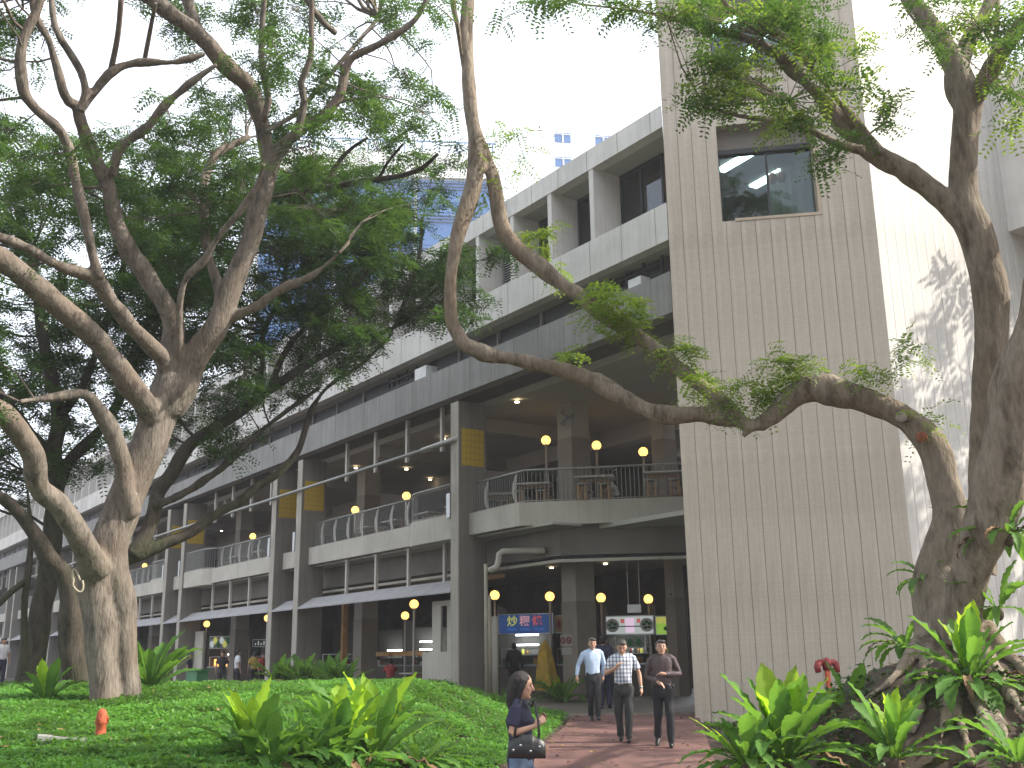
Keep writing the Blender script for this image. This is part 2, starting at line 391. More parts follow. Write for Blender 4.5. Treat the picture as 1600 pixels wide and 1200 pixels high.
# upper band, ledge, recess floor, top band
slab('window_band', M['white_conc'], .3, .6, 10.40, 11.32)
slab('band_soffit', M['soffit'], -.25, .3, 10.405, 10.5)
slab('ledge', M['white_conc'], -.4, .3, 11.2, 11.30)
slab('roof_band', M['white_conc'], .28, .603, 13.24, 13.80)
slab('recess_soffit', M['soffit'], -.4, .28, 13.245, 13.4)
slab('roof', M['grey_conc'], -14, .28, 13.42, 13.6)
bj = MB().box(0,.013,.597,.607,13.245,13.79).mesh('joint'); bj2 = MB().box(0,.013,.594,.604,10.405,11.31).mesh('joint')
for m_ in (bj, bj2): m_.materials.append(M['joint'])
for k in range(60):
    for m_ in (bj, bj2): link('band_joint', m_, parent=BLD).location = (-6.3+k*1.2,0,0)
ufin = MB().box(0,.17,-.3,.585,11.32,13.24).mesh('upper_fin'); ufin.materials.append(M['white_conc'])
wf = MB(); wf.box(0,1.58,-.36,-.3,11.32,11.40); wf.box(0,1.58,-.36,-.3,13.14,13.24)
for u in (0,.77,1.52): wf.box(u,u+.06,-.355,-.305,11.40,13.14)
wf_me = wf.mesh('window'); wf_me.materials.append(M['winframe'])
pane = MB().box(0,.71,-.338,-.33,11.40,13.14).mesh('pane'); pane.materials.append(M['brownglass'])
blind = MB().box(0.02,1.55,-.46,-.44,11.45,13.2).mesh('blind'); blind.materials.append(M['blind'])
slat = MB().add([(.03,-.28,.0),(1.56,-.28,.0),(1.56,-.2,-.05),(.03,-.2,-.05),(.03,-.28,.012),(1.56,-.28,.012),(1.56,-.2,-.038),(.03,-.2,-.038)],
                [(0,3,2,1),(4,5,6,7),(0,1,5,4),(2,3,7,6),(1,2,6,5),(3,0,4,7)]).mesh('slat'); slat.materials.append(M['slat'])
n_up = int((S_END+5.8)/1.755)
for k in range(n_up):
    s = -5.865+k*1.755
    if k: link('upper_fin', ufin, parent=BLD).location = (s,0,0)
    if s+1.76 > S_END: continue
    wo = link('window', wf_me, parent=BLD); wo.location = (s+.17,0,0)
    if k < 26:
        for q in (.06,.83): link('pane', pane, parent=wo).location = (q,0,0)
        if k < 2 or (k*7) % 5 in (1,3,0): link('blind', blind, parent=wo)
    if k in (3,15,17,18,25,29):
        for q in range(22): link('slat', slat, parent=wo).location = (0,0,11.5+q*.078)
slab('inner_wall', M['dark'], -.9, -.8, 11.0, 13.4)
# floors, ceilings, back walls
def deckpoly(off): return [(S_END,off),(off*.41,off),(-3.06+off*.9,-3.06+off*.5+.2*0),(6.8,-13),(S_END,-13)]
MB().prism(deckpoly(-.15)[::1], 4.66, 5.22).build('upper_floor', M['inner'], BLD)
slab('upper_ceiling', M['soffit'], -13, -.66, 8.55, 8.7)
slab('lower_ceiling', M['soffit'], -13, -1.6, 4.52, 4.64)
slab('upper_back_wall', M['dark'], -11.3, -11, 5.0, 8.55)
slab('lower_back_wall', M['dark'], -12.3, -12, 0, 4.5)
slab('ceiling_beam', M['soffit'], -6.6, -6.1, 8.0, 8.56)
for s in (4.0, 9.5, 16.5, 24.5, 32.5, 40.5):
    box('ceiling_beam', M['soffit'], BLD, s, s+.35, -11, -.7, 8.12, 8.57)
# balcony front: straight run, bend and chamfer
bent = [(S_END,-.0),(0,0),(-3.06,-3.06)]
MB().wallpath([(p[0],p[1]) for p in bent][::-1], 4.62, 5.24, -.16).build('balcony', M['parapet'], BLD)
BAL = [o for o in BLD.children if o.name.startswith('balcony')][0]
MB().wallpath([(S_END,-1.05),(-.43,-1.05),(-2.75,-3.37)][::-1], 3.84, 4.66, -.2).build('downstand_wall', M['inner'], BLD)
MB().wallpath([(S_END,-1.25),(-.5,-1.25),(-2.68,-3.43)][::-1], 3.74, 3.84, -.1).build('dark_gap_strip', M['black'], BLD)  # solid black strip, painted as the shade inside an open gap
MB().wallpath([(S_END,-1.02),(-.42,-1.02),(-2.76,-3.36)][::-1], 3.66, 3.74, -.22).build('trim', M['parapet'], BLD)
box('soffit', M['soffit'], BLD, -1.2, S_END, -1.05, -.1, 4.56, 4.62)
# railings
bal_me = MB().cyl(0,0,0,.88,.009,6).mesh('baluster'); bal_me.materials.append(M['rail'])
def rail(pts, label=None, step=.115, solid=False):
    r = MB(); P = [Vector((p[0],p[1],6.14)) for p in pts]
    r.tube(P, .028, 8); r.tube([p-Vector((0,0,.84)) for p in P], .014, 6)
    ro = r.build('railing', M['rail'], BLD, True)
    L = [0]
    for a, b in zip(P, P[1:]): L.append(L[-1]+(b-a).length)
    n = int(L[-1]/step); mb = MB()
    for k in range(n+1):
        d = min(L[-1], k*step+.03)
        i = max(j for j in range(len(L)) if L[j] <= d+1e-6); i = min(i, len(P)-2)
        p = P[i].lerp(P[i+1], (d-L[i])/max(1e-6, L[i+1]-L[i]))
        if solid: mb.cyl(p.x,p.y,5.24,6.14,.009,4)
        else: link('baluster', bal_me, parent=ro).location = (p.x,p.y,5.24)
    if solid: tag(mb.build('balusters', M['rail'], ro), kind='stuff')
    return ro
def plate(ro, s, o, rz=0, wdt=.16):
    """curved flat bar between the balusters"""
    v = []
    for j in range(9):
        t = j/8; c = math.sin(t*math.pi)*.09
        v += [(c,-.012,t*.88),(c+wdt*(.35+.65*math.sin(math.pi*min(1,t*.9+.08))),-.012,t*.88)]
    n = len(v); v += [(x,.012,z) for x,y,z in v]; f = []
    for j in range(8):
        a = 2*j; f += [(a,a+1,a+3,a+2),(n+a,n+a+2,n+a+3,n+a+1),(a,a+2,n+a+2,n+a),(a+1,n+a+1,n+a+3,a+3)]
    p = MB().add(v,f).build('rail_plate', M['post'], ro); p.location = (s,o,5.24); p.rotation_euler = (0,0,rz)
ro = rail([(2.34,-.07),(-.03,-.07),(-3.05,-3.09)])
for s in (1.75, .35): plate(ro, s, -.1)
def bulge(s0, s1, flip):
    """half-round balcony bay between s0 and s1"""
    pts = []
    for k in range(9):
        a = math.pi/2*k/8; pts.append((1-math.cos(a), math.sin(a)))
    rr = .85; P = [(s1-rr*x, .46*y) for x, y in pts] if not flip else [(s0+rr*x, .46*y) for x, y in pts]
    P = P+[(s0,.46)] if not flip else P+[(s1,.46)]
    return P
for bi in range(7):
    a = pillars[1+2*bi-1] if bi == 0 else pillars[2*bi]; b = pillars[2*bi+1]-.4
    if bi % 2 == 0: bp = bulge(a, a+2.95, False); run = [(b,-.07),(a+2.95,-.07)]
    else: bp = bulge(b-2.95, b, True); run = [(b-2.95,-.07),(a,-.07)]
    poly = bp+([(a,0),] if bi % 2 == 0 else [(b,0)])
    # orientation
    ar = sum(p[0]*q[1]-q[0]*p[1] for p, q in zip(poly, poly[1:]+poly[:1]))
    if ar < 0: poly = poly[::-1]
    MB().prism(poly, 4.55, 5.26).build('balcony_bay', M['parapet'], BLD)
    inset = [(p[0], p[1]-.06) for p in bp]
    ro = rail(run, solid=bi > 0)
    n = int(abs(run[0][0]-run[1][0])/1.05)
    if bi < 3:
        for k in range(n): plate(ro, min(run[0][0],run[1][0])+.5+k*1.05, -.1, wdt=.2)
    rail(inset, solid=bi > 0)
# posts under balcony, awning over the ground floor, upper posts and roller tube
for bi in range(8):
    a = pillars[2*bi]; b = pillars[2*bi+1]-.4
    for k in range(4):
        s = a+1.2+k*2.15
        if s > b-.3: continue
        box('awning_post', M['post'], BLD, s, s+.11, -.09, .0, 3.2, 4.60 if bi % 2 or k else 4.72)
        box('upper_post', M['post'], BLD, s, s+.12, .0, .1, 7.32, 8.70)
        if bi < 2 and k < 4: box('post_cap', M['post'], BLD, s-.07, s+.18, -.1, .02, 4.53, 4.6)
    for c, d in ((a,b),(b+.4, pillars[2*bi+2]-.4 if 2*bi+2 < len(pillars) else b+2)):
        aw = MB().add([(c,.56,3.02),(d,.56,3.02),(d,-.05,3.40),(c,-.05,3.40),(c,.56,3.06),(d,.56,3.06),(d,-.05,3.44),(c,-.05,3.44)],
                      [(3,2,1,0),(4,5,6,7),(0,1,5,4),(1,2,6,5),(2,3,7,6),(3,0,4,7)])
        aw.build('awning', M['awning'], BLD)
MB().tube([(2.6,.62,7.34),(60,.62,7.34)], .055, 10).build('roller_tube', M['rail'], BLD, True)
MB().tube([(2.45,.5,7.4),(4.4,.55,7.36)], .09, 8).build('roller_housing', M['post'], BLD, True)
# wall junction boxes on the fins at balcony level
for s in (2.8, 13.65, 16.0, 26.7, 29.1):
    box('junction_box', M['steel'], BLD, s+.01, s+.2, .3, .56, 5.15, 5.85)
# inner pillars, two-tone
def pillar(s, o, z0, z1, dado, wd=.66, th=.68):
    p = box('pillar', M['pillar'], BLD, s-wd/2, s+wd/2, o-th/2, o+th/2, z0, z1)
    box('pillar_dado', M['pillar_low'], p, s-wd/2-.012, s+wd/2+.012, o-th/2-.012, o+th/2+.012, z0+.002, z0+dado)
for s, o in ((1.2,-2.78),(14.3,-2.78),(27.4,-2.78),(40.5,-2.78),(53.6,-2.78)):
    pillar(s, o, 0, 4.52, 2.75); pillar(s, o, 5.2, 8.56, 2.3)
pillar(.75, -6.15, 0, 4.52, 2.9, .4, .4); pillar(-.1, -5.2, 5.2, 8.56, 2.3, .5, .5)
# drain pipes at the left of the entrance and the duct elbow above
def BP(x, y, d):
    q = px(x,y,d); s_, o_ = bl(q); return (s_, o_, (q.z-BZ)/BS)
a_ = BP(760,1000,31.2); MB().cyl(a_[0],a_[1],0,3.75,.055).build('drain_pipe', M['pipe'], BLD, True)
a_ = BP(765.5,1000,31.6); MB().cyl(a_[0],a_[1],0,2.9,.045).build('drain_pipe', M['pipe'], BLD, True)
a_ = BP(773,1000,32.0); MB().cyl(a_[0],a_[1],0,2.35,.10).build('drain_pipe', M['parapet'], BLD, True)
q = [BP(*v) for v in ((764,892,31.0),(776,886,31),(779,876,31),(780,866,31),(786,861.5,31),(800,861,30.9),(852,860,30.4))]
MB().tube(q, .09, 10).build('duct', M['parapet'], BLD, True)
# orange timber and pipe runs inside the first bay
box('timber_frame', M['orange_wood'], BLD, 13.05, 13.2, -1.4, -1.2, 0, 3.9)
box('timber_frame', M['orange_wood'], BLD, 3.0, 13.0, -1.5, -1.4, 3.52, 3.64)
box('timber_frame', M['orange_wood'], BLD, 9.3, 12.9, -2.6, -2.5, 1.35, 1.5)
box('low_wall', M['parapet'], BLD, 2.85, 5.6, -.35, -.2, 0, 1.42)
lw = MB(); 
for s in (2.9,3.75,4.6): lw.box(s,s+.5,-.3,-.24,1.42,2.75)
lw.box(2.9,5.1,-.3,-.24,2.75,2.9); lw.build('screen_frame', M['parapet'], BLD)
box('screen_frame', M['parapet'], BLD, 25.1, 26.2, -.3, -.2, 0, 2.6)
# end block at the far left, white
box('far_end_block', M['white_conc'], BLD, S_END, S_END+12, -12, 6, 0, 13)
# ------------------------------------------------------------------ tiled stair tower
TW = empty('stair_tower', (TX,TY,0), TROT, 'tall square tower clad in narrow vertical strips of beige mosaic tile', 'tower')
TWD, TH = 4.77, 20.0; wins = [(1.28,3.61,11.23,13.75),(1.28,3.61,15.17,17.7)]
NP = 14; pw = TWD/NP; gap = .010
cache = {}
def panel(x0, x1, z0, z1, par=TW, mat='tower', zb=-.6):
    k = (round(x1-x0,3), z0, z1, mat)
    if k not in cache:
        me = MB().box(0, x1-x0, -.03, .0, z0, z1).mesh('tile_panel'); me.materials.append(M[mat]); cache[k] = me
    o = link('tile_panel', cache[k], parent=par); o.location = (x0,0,0); return o
for k in range(NP):
    x0, x1 = k*pw+(gap/2 if k else 0), (k+1)*pw-(gap/2 if k < NP-1 else 0)
    segs = [(x0,x1,-.6,TH)]
    for (a,b,c,d) in wins:
        out = []
        for (p,q,r,t) in segs:
            if q <= a or p >= b or t <= c or r >= d: out.append((p,q,r,t)); continue
            if p < a-.02: out.append((p,a,r,t)); 
            elif q > b+.02: out.append((b,q,r,t))
            lo, hi = max(p,a), min(q,b)
            if r < c: out.append((lo,hi,r,c))
            if t > d: out.append((lo,hi,d,t))
        segs = out
    for sgm in segs: panel(*sgm)
core = MB(); dep = 5.0; r = .5
zc = [-.6]+[v for w_ in wins for v in (w_[2],w_[3])]+[TH-.02]
a, b = wins[0][0], wins[0][1]
core.box(.0,a,.002,.3,-.6,TH-.02); core.box(b,TWD,.002,.3,-.6,TH-.02)
for i in range(0, len(zc)-1, 2): core.box(a,b,.002,.3,zc[i],zc[i+1])
core.box(0,.25,.3,dep,-.6,TH-.02); core.box(TWD-.25,TWD,.3,dep,-.6,TH-.02); core.box(.25,TWD-.25,dep-.25,dep,-.6,TH-.02); core.box(.0,TWD,.0,dep,TH,TH+.1)
core.build('core_wall', M['joint'], TW)
box('added_sun_wall', M['inner'], TW, TWD-.6, TWD-.3, dep, 24, 0, 13)  # out-of-view wall added to keep sunlight off the entrance pillars
for (a,b,c,d) in wins:
    wm = MB()
    zt = d-.62
    wm.box(a,b,.30,.5,c-.0,c+.06); wm.box(a,a+.05,.38,.46,c,zt); wm.box((a+b)/2-.03,(a+b)/2+.03,.39,.45,c+.06,zt)
    wo = wm.build('window', M['winframe'], TW)
    box('jamb', M['woodframe'], wo, b-.09, b-.002, -.02, .46, c+.05, zt)
    box('sill', M['woodframe'], wo, a+.3, b-.002, -.05, .36, c-.02, c+.05)
    MB().add([(a,.3,zt),(b,.3,zt),(b,.3,zt+.12),(a,.3,zt+.12),(a,.5,zt),(b,.5,zt),(b,.5,zt+.12),(a,.5,zt+.12)],
             [(0,1,2,3),(5,4,7,6),(4,5,1,0),(3,2,6,7)]).build('lintel', M['winframe'], wo)
    MB().box(a,b,.3,.5,zt+.12,d+.1).build('header', M['inner'], wo)
    for u0,u1 in ((a+.05,(a+b)/2-.03),((a+b)/2+.03,b-.09)): box('pane', M['towerglass'], wo, u0,u1,.415,.423,c+.06,zt)
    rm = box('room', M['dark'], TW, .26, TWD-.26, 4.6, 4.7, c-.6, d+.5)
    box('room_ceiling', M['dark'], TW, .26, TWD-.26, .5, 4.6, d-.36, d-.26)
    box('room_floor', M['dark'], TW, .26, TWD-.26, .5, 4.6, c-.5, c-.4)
    for (u,y) in ((1.75,1.25),(2.62,2.4),(3.35,3.6)):
        lt = MB().box(-.13,.13,-.55,.55,0,.05).build('ceiling_light', M['tube'], TW); lt.location = (u,y,d-.42); lt.rotation_euler = (0,0,R(40))
# ------------------------------------------------------------------ sunlit side wing right of the tower
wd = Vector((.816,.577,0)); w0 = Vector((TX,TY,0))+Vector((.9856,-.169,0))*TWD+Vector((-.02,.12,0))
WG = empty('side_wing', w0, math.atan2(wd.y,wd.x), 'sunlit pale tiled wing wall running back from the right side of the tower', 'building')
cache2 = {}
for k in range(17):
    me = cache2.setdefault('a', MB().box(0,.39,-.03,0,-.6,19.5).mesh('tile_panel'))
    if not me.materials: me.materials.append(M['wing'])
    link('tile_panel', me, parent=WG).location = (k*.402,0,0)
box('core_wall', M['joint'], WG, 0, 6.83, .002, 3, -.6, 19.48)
# grey block further right, its face parallel to the long facade
gx = w0+wd*5.95
GB = empty('annex_block', gx, math.atan2(FD.y,FD.x)+math.pi, 'plain light grey block overhanging at the right edge beyond the wing wall', 'building')
box('wall', M['white_conc'], GB, 0, 1.3, 0, 8, 12.1, 16.6)
box('lower_wall', M['white_conc'], GB, .0, 1.3, 1.6, 8, -.6, 12.09)
# ------------------------------------------------------------------ distant office blocks
OB = empty('office_tower', (-9,90,0), R(6), 'distant white office tower with bands of blue glass', 'building')
M['farwhite'] = plain('far_white_cladding', (.80,.80,.79), .6, var=.03, vs=.1, bmp=0)
M['farblue'] = plain('far_blue_glass', (.06,.15,.35), .3, var=.1, vs=.3, bmp=0, spec=.6)
M['farline'] = plain('far_dark_louvre', (.04,.07,.13), .5, bmp=0)
box('wall', M['farwhite'], OB, -14, 7.8, .1, 14, 0, 47)
box('parapet', M['farwhite'], OB, -14, 7.8, -.3, .1, 44.5, 47)
for k in range(26):
    z0 = 39.7-3.3*(k//2) - (0 if k % 2 == 0 else 0)
for fl in range(12):
    z1 = 44.3-fl*3.25
    for (u0,u1) in ((-13.6,-7.1),(-6.7,.2),(.5,7.4)):
        g = box('window', M['farblue'], OB, u0, u1, -.1, .095, z1-3.2, z1)
        for q in range(3): box('louvre', M['farline'], g, u0, u1, -.16, -.1, z1-.35-q*.32, z1-.25-q*.32)
rl = MB(); rl.box(-14,7.8,-.3,-.2,48.1,48.2)
for k in range(14): rl.box(-14+k*1.65,-13.9+k*1.65,-.3,-.2,47,48.1)
rl.build('roof_rail', M['farblue'], OB)
W2 = empty('white_tower_block', (5.3,112,0), R(10), 'distant white tower block with small paired windows above the long roof', 'building')
box('wall', M['farwhite'], W2, -1.5, 9, 0, 1.5, 0, 70)
for fl in range(9):
    z = 59.4-fl*3.1
    for u in (.1, 5.0):
        g = box('window', M['farblue'], W2, u, u+1.9, -.05, -.002, z, z+1.25)
        box('frame', M['farwhite'], g, u+.88, u+1.02, -.12, -.05, z, z+1.25); box('frame', M['farwhite'], g, u, u+1.9, -.12, -.05, z+1.0, z+1.07)
# ------------------------------------------------------------------ trees
def crom(P, step):
    """smooth a polyline of (vector, radius)"""
    out = []; n = len(P)
    for i in range(n-1):
        p0, p1, p2, p3 = P[max(0,i-1)], P[i], P[i+1], P[min(n-1,i+2)]
        m = max(1, int((p2[0]-p1[0]).length/step))
        for k in range(m):
            t = k/m; t2 = t*t; t3 = t2*t
            v = .5*((2*p1[0])+(-p0[0]+p2[0])*t+(2*p0[0]-5*p1[0]+4*p2[0]-p3[0])*t2+(-p0[0]+3*p1[0]-3*p2[0]+p3[0])*t3)
            out.append((v, p1[1]+(p2[1]-p1[1])*t))
    out.append(P[-1]); return out
class Tree:
    def __init__(s, label, bark, group=None): s.mb = MB(); s.thin = MB(); s.sk = []; s.label = label; s.bark = bark; s.group = group; s.k = 1.0
    def limb(s, pts, d0, d1=None, thin=False, k=1.0):
        """pts: photo x, y and the limb's width there; the limb runs from d0 to d1 metres away"""
        d1 = d0 if d1 is None else d1; n = len(pts); P = []; k *= s.k
        for i, (x,y,wd) in enumerate(pts):
            d = d0+(d1-d0)*i/(n-1); v = px(x,y,d); P.append((v, wd*k*(v-Vector((0,0,CAM_H))).length/F_PX/2))
        return s.limb3(P, thin)
    def limb3(s, P, thin=False):
        Q = crom(P, .12 if not thin else .18); nn = 14 if not thin else 6
        wob = [Vector((mnoise.noise(q[0]*1.7), mnoise.noise(q[0]*1.7+Vector((9,0,0))), mnoise.noise(q[0]*1.7+Vector((0,9,0)))))*q[1]*.18 for q in Q]
        (s.thin if thin else s.mb).tube([q[0]+w_ for q, w_ in zip(Q, wob)], [q[1]*(1+.06*mnoise.noise(q[0]*2.3)) for q in Q], nn)
        s.sk += [q[0] for q in Q[::2]]; return Q
    def finish(s, voxel, loc, leaf, tips, leafsize=.05, L=.34, nspray=6, lab_crown=None, amp=.028):
        root = empty('tree', loc, 0, s.label, 'tree', s.group)
        me = remesh(s.mb, 'trunk', voxel, 3, .5)
        n = len(me.vertices); co = np.empty(n*3, 'f'); no = np.empty(n*3, 'f')
        me.vertices.foreach_get('co', co); me.vertices.foreach_get('normal', no); co = co.reshape(-1,3); no = no.reshape(-1,3)
        dsp = np.array([mnoise.noise(Vector((c[0]*3.1, c[1]*3.1, c[2]*.8)))*amp+mnoise.noise(Vector((c[0]*9, c[1]*9, c[2]*2.2)))*amp*.35 for c in co.tolist()], 'f')
        co = co+no*dsp[:,None]-np.array(loc, 'f'); me.vertices.foreach_set('co', co.ravel()); me.update()
        link('trunk', me, s.bark, root, True)
        if leaf is None: return root
        # twigs run from the nearest limb to each spray
        sk = np.array([tuple(v) for v in s.sk]); T = np.array([tuple(t) for t in tips])
        done = np.zeros(len(T), bool); hubs = []
        order = list(range(len(T))); rnd.shuffle(order)
        for i in order:                                   # gather tips into small boughs
            if done[i]: continue
            near = np.where((~done) & (np.linalg.norm(T-T[i], axis=1) < 1.15))[0]; done[near] = True
            hub = T[near].mean(0); dd = np.linalg.norm(sk-hub, axis=1)+.35*np.maximum(0, sk[:,2]-hub[2]); j = int(dd.argmin()); hubs.append((j, hub, near))
        for j, hub, near in hubs:
            a = Vector(sk[j]); b = Vector(hub); ln = (b-a).length
            if ln < 9:
                mid = a.lerp(b,.5)+Vector((rnd.uniform(-.12,.12),rnd.uniform(-.12,.12),rnd.uniform(-.02,.16)))*ln
                Q = crom([(a,.012+.006*ln),(mid,.010+.003*ln),(b,.008)], .35)
                wq = [q[0]+Vector((mnoise.noise(q[0]*2),mnoise.noise(q[0]*2+Vector((5,5,5))),mnoise.noise(q[0]*2-Vector((7,1,3)))))*.14 for q in Q]; wq[0] = Q[0][0]; wq[-1] = Q[-1][0]
                s.thin.tube(wq, [q[1] for q in Q], 4, False)
            for i in near:
                t = Vector(T[i]); s.thin.tube([b, b.lerp(t,.5)+Vector((0,0,.05)), t], [.008,.006,.004], 3, False)
        me2 = s.thin.mesh('twigs'); me2.transform(Matrix.Translation(-Vector(loc))); o = link('twigs', me2, s.bark, root, True); o['kind'] = 'stuff'
        cm = sprays(T, leaf if isinstance(leaf,(list,tuple)) else [leaf], leafsize, L, nspray)
        cm.transform(Matrix.Translation(-Vector(loc))); c = link('crown', cm, None, root); c['kind'] = 'stuff'
        return root
def sprays(T, mats, ls, L, ns, lpairs=8, down=.25):
    """feathery compound leaves: ns fronds per tip, each with lpairs pairs of leaflets"""
    n = len(T)*ns; base = np.repeat(T, ns, 0)+npr.normal(0,.05,(n,3))
    az = npr.uniform(0, 2*np.pi, n); el = npr.normal(-.12,.38,n)
    d = np.stack([np.cos(az)*np.cos(el), np.sin(az)*np.cos(el), np.sin(el)], 1)
    up = np.stack([npr.normal(0,.35,n), npr.normal(0,.35,n), np.ones(n)], 1); sd_ = np.cross(d, up); sd_ /= np.linalg.norm(sd_, axis=1)[:,None]
    nn = np.cross(sd_, d); Ls = L*npr.uniform(.65,1.25,n); V = []; 
    for k in range(lpairs):
        t = (k+.6)/lpairs; c = base+d*(Ls*t)[:,None]-np.array([0,0,1.])*(down*Ls*t*t)[:,None]
        wl = ls*(1.15-.5*abs(t-.45))*2.2
        for sg in (-1,1):
            a = sd_*sg+d*.35+nn*npr.normal(-.1,.28,n)[:,None]; a /= np.linalg.norm(a,axis=1)[:,None]
            b = np.cross(a, nn)*(ls*.42); q0 = c+a*.01; q2 = c+a*wl; mid = c+a*wl*.5
            V += [np.stack([q0, mid+b, q2, mid-b], 1)]
    V = np.stack(V, 1).reshape(-1,3); nq = len(V)//4
    me = bpy.data.meshes.new('crown'); me.vertices.add(len(V)); me.vertices.foreach_set('co', V.astype('f').ravel())
    me.loops.add(nq*4); me.loops.foreach_set('vertex_index', np.arange(nq*4, dtype='i'))
    me.polygons.add(nq); me.polygons.foreach_set('loop_start', np.arange(0,nq*4,4,dtype='i')); me.polygons.foreach_set('loop_total', np.full(nq,4,'i'))
    for m_ in mats: me.materials.append(m_)
    if len(mats) > 1:
        per = lpairs*2; mi = np.repeat(np.repeat(npr.choice(len(mats), len(T), p=[.72]+[.28/(len(mats)-1)]*(len(mats)-1)), ns), per); me.polygons.foreach_set('material_index', mi.astype('i'))
    me.update(calc_edges=True); return me
def tips_from_grid(rows, x0, y0, cell, dens, dmid, dsp, cond=None):
    """leaf sprays in loose flat clusters, denser where the rows say so"""
    T = []
    for j, row in enumerate(rows):
        for i, ch in enumerate(row):
            k = int(ch)*dens/3.6; k = int(k)+(rnd.random() < k-int(k))
            for _ in range(k):
                x = x0+(i+rnd.uniform(-.1,1.1))*cell; y = y0+(j+rnd.uniform(-.1,1.1))*cell
                if cond and not cond(x,y): continue
                c = px(x,y,dmid(x,y)+rnd.uniform(-dsp,dsp))
                for _ in range(4): T.append(c+Vector((rnd.gauss(0,.32),rnd.gauss(0,.32),rnd.gauss(0,.10))))
    return T
# main tree on the grass, left
t1 = Tree('big pale-barked spreading tree with cut limb scar, nearest on the left lawn', M['bark'])
D = 20; t1.k = .86
t1.limb([(166,1112,46),(162,1060,46),(157,1000,50),(152,940,58),(155,895,64),(172,850,62),(199,778,60),(218,730,58),(236,690,58),(253,645,64),(266,608,74),(276,575,70)], D, D)
t1.limb([(203,1108,40),(199,1050,38),(196,1000,40),(190,940,46),(178,885,52),(168,850,54)], D+.15, D)
t1.limb([(120,905,30),(132,900,40),(150,890,44)], D, D)
t1.limb([(262,640,60),(292,585,50),(312,548,48),(332,520,44),(362,448,38),(392,372,34),(406,322,34),(418,268,30),(436,236,26),(452,218,22),(476,198,20),(500,186,20),(530,150,18),(545,96,15),(575,78,14),(602,64,13),(648,32,12),(668,-6,10)], D, D-2.5)
t1.limb([(420,262,26),(412,205,28),(400,165,28),(386,132,30),(352,100,30),(312,55,28),(270,24,26),(225,-6,24),(170,-40,20)], D-1, D-3)
t1.limb([(316,62,20),(305,36,20),(292,-5,20),(285,-60,16)], D-2, D-2)
t1.limb([(262,600,46),(268,540,38),(270,500,36),(240,446,33),(203,392,31),(184,350,26),(170,300,25),(158,268,24),(140,230,22),(126,190,22),(120,165,20),(106,158,14),(95,130,13),(84,90,13),(75,60,12),(58,30,11),(48,-10,10)], D, D-2)
t1.limb([(124,175,18),(133,145,15),(128,115,14),(108,82,13),(88,45,12),(80,0,12),(76,-30,10)], D-1.9, D-2.4)
t1.limb([(128,170,16),(150,140,15),(168,118,15),(200,100,14),(236,97,13),(272,97,12),(322,84,9)], D-1.8, D-2.5)
t1.limb([(172,114,10),(184,55,9),(190,-5,9)], D-2, D-3, True)
t1.limb([(225,97,8),(236,40,7),(243,5,6)], D-2, D-3, True)
t1.limb([(175,275,18),(184,236,16),(210,214,15),(232,198,15),(256,166,14),(290,136,13),(340,100,10)], D-1, D-2.5)
t1.limb([(262,600,44),(256,562,30),(234,540,27),(200,502,27),(176,472,28),(150,436,27),(92,415,20),(40,386,16),(-5,368,15),(-60,340,12)], D, D-2.5)
t1.limb([(155,436,20),(141,382,19),(130,330,18),(118,280,18),(106,230,18),(96,206,18),(80,190,18),(60,174,18),(40,152,18),(33,125,17),(32,86,16),(40,50,16),(56,20,15),(64,-10,15),(70,-60,12)], D-1.5, D-3)
t1.limb([(246,668,46),(228,630,42),(190,582,40),(150,532,38),(100,486,38),(50,442,38),(0,404,37),(-60,370,30),(-130,330,24)], D, D-3.5)
t1.limb([(280,560,20),(280,510,14),(287,442,13),(320,405,13),(346,364,12),(376,328,12),(402,288,11),(412,255,10)], D-.3, D-2)
t1.limb([(345,500,24),(342,450,19),(326,400,17),(320,350,17),(320,282,16),(340,240,14),(390,214,11)], D+.3, D+1.5)
t1.limb([(330,540,26),(346,506,20),(375,490,18),(402,478,17),(440,451,16),(480,435,14),(510,414,9),(530,395,5)], D-.2, D-1.5)
t1.limb([(150,890,54),(138,868,44),(128,845,40),(100,800,38),(64,765,37),(54,720,37),(34,680,37),(0,645,40),(-50,610,32),(-120,560,26)], D-.2, D-3)
t1.limb([(208,805,30),(197,765,30),(190,716,31),(175,676,30),(156,641,26),(135,616,19),(100,619,15),(55,625,12),(30,628,8)], D-.2, D-1.5)
t1.limb([(410,190,14),(420,158,13),(412,120,12),(408,70,11),(412,10,9),(420,-40,8)], D-2, D-3, True)
t1.limb([(462,216,16),(476,160,13),(470,130,12),(485,92,11),(487,30,10),(487,-20,9)], D-2, D-3, True)
t1.limb([(417,205,9),(465,175,9),(504,130,8),(540,88,8),(590,30,6)], D-1.5, D, True)
t1.limb([(525,52,10),(505,35,11),(480,0,11),(470,-30,9)], D-2, D-2.5, True)
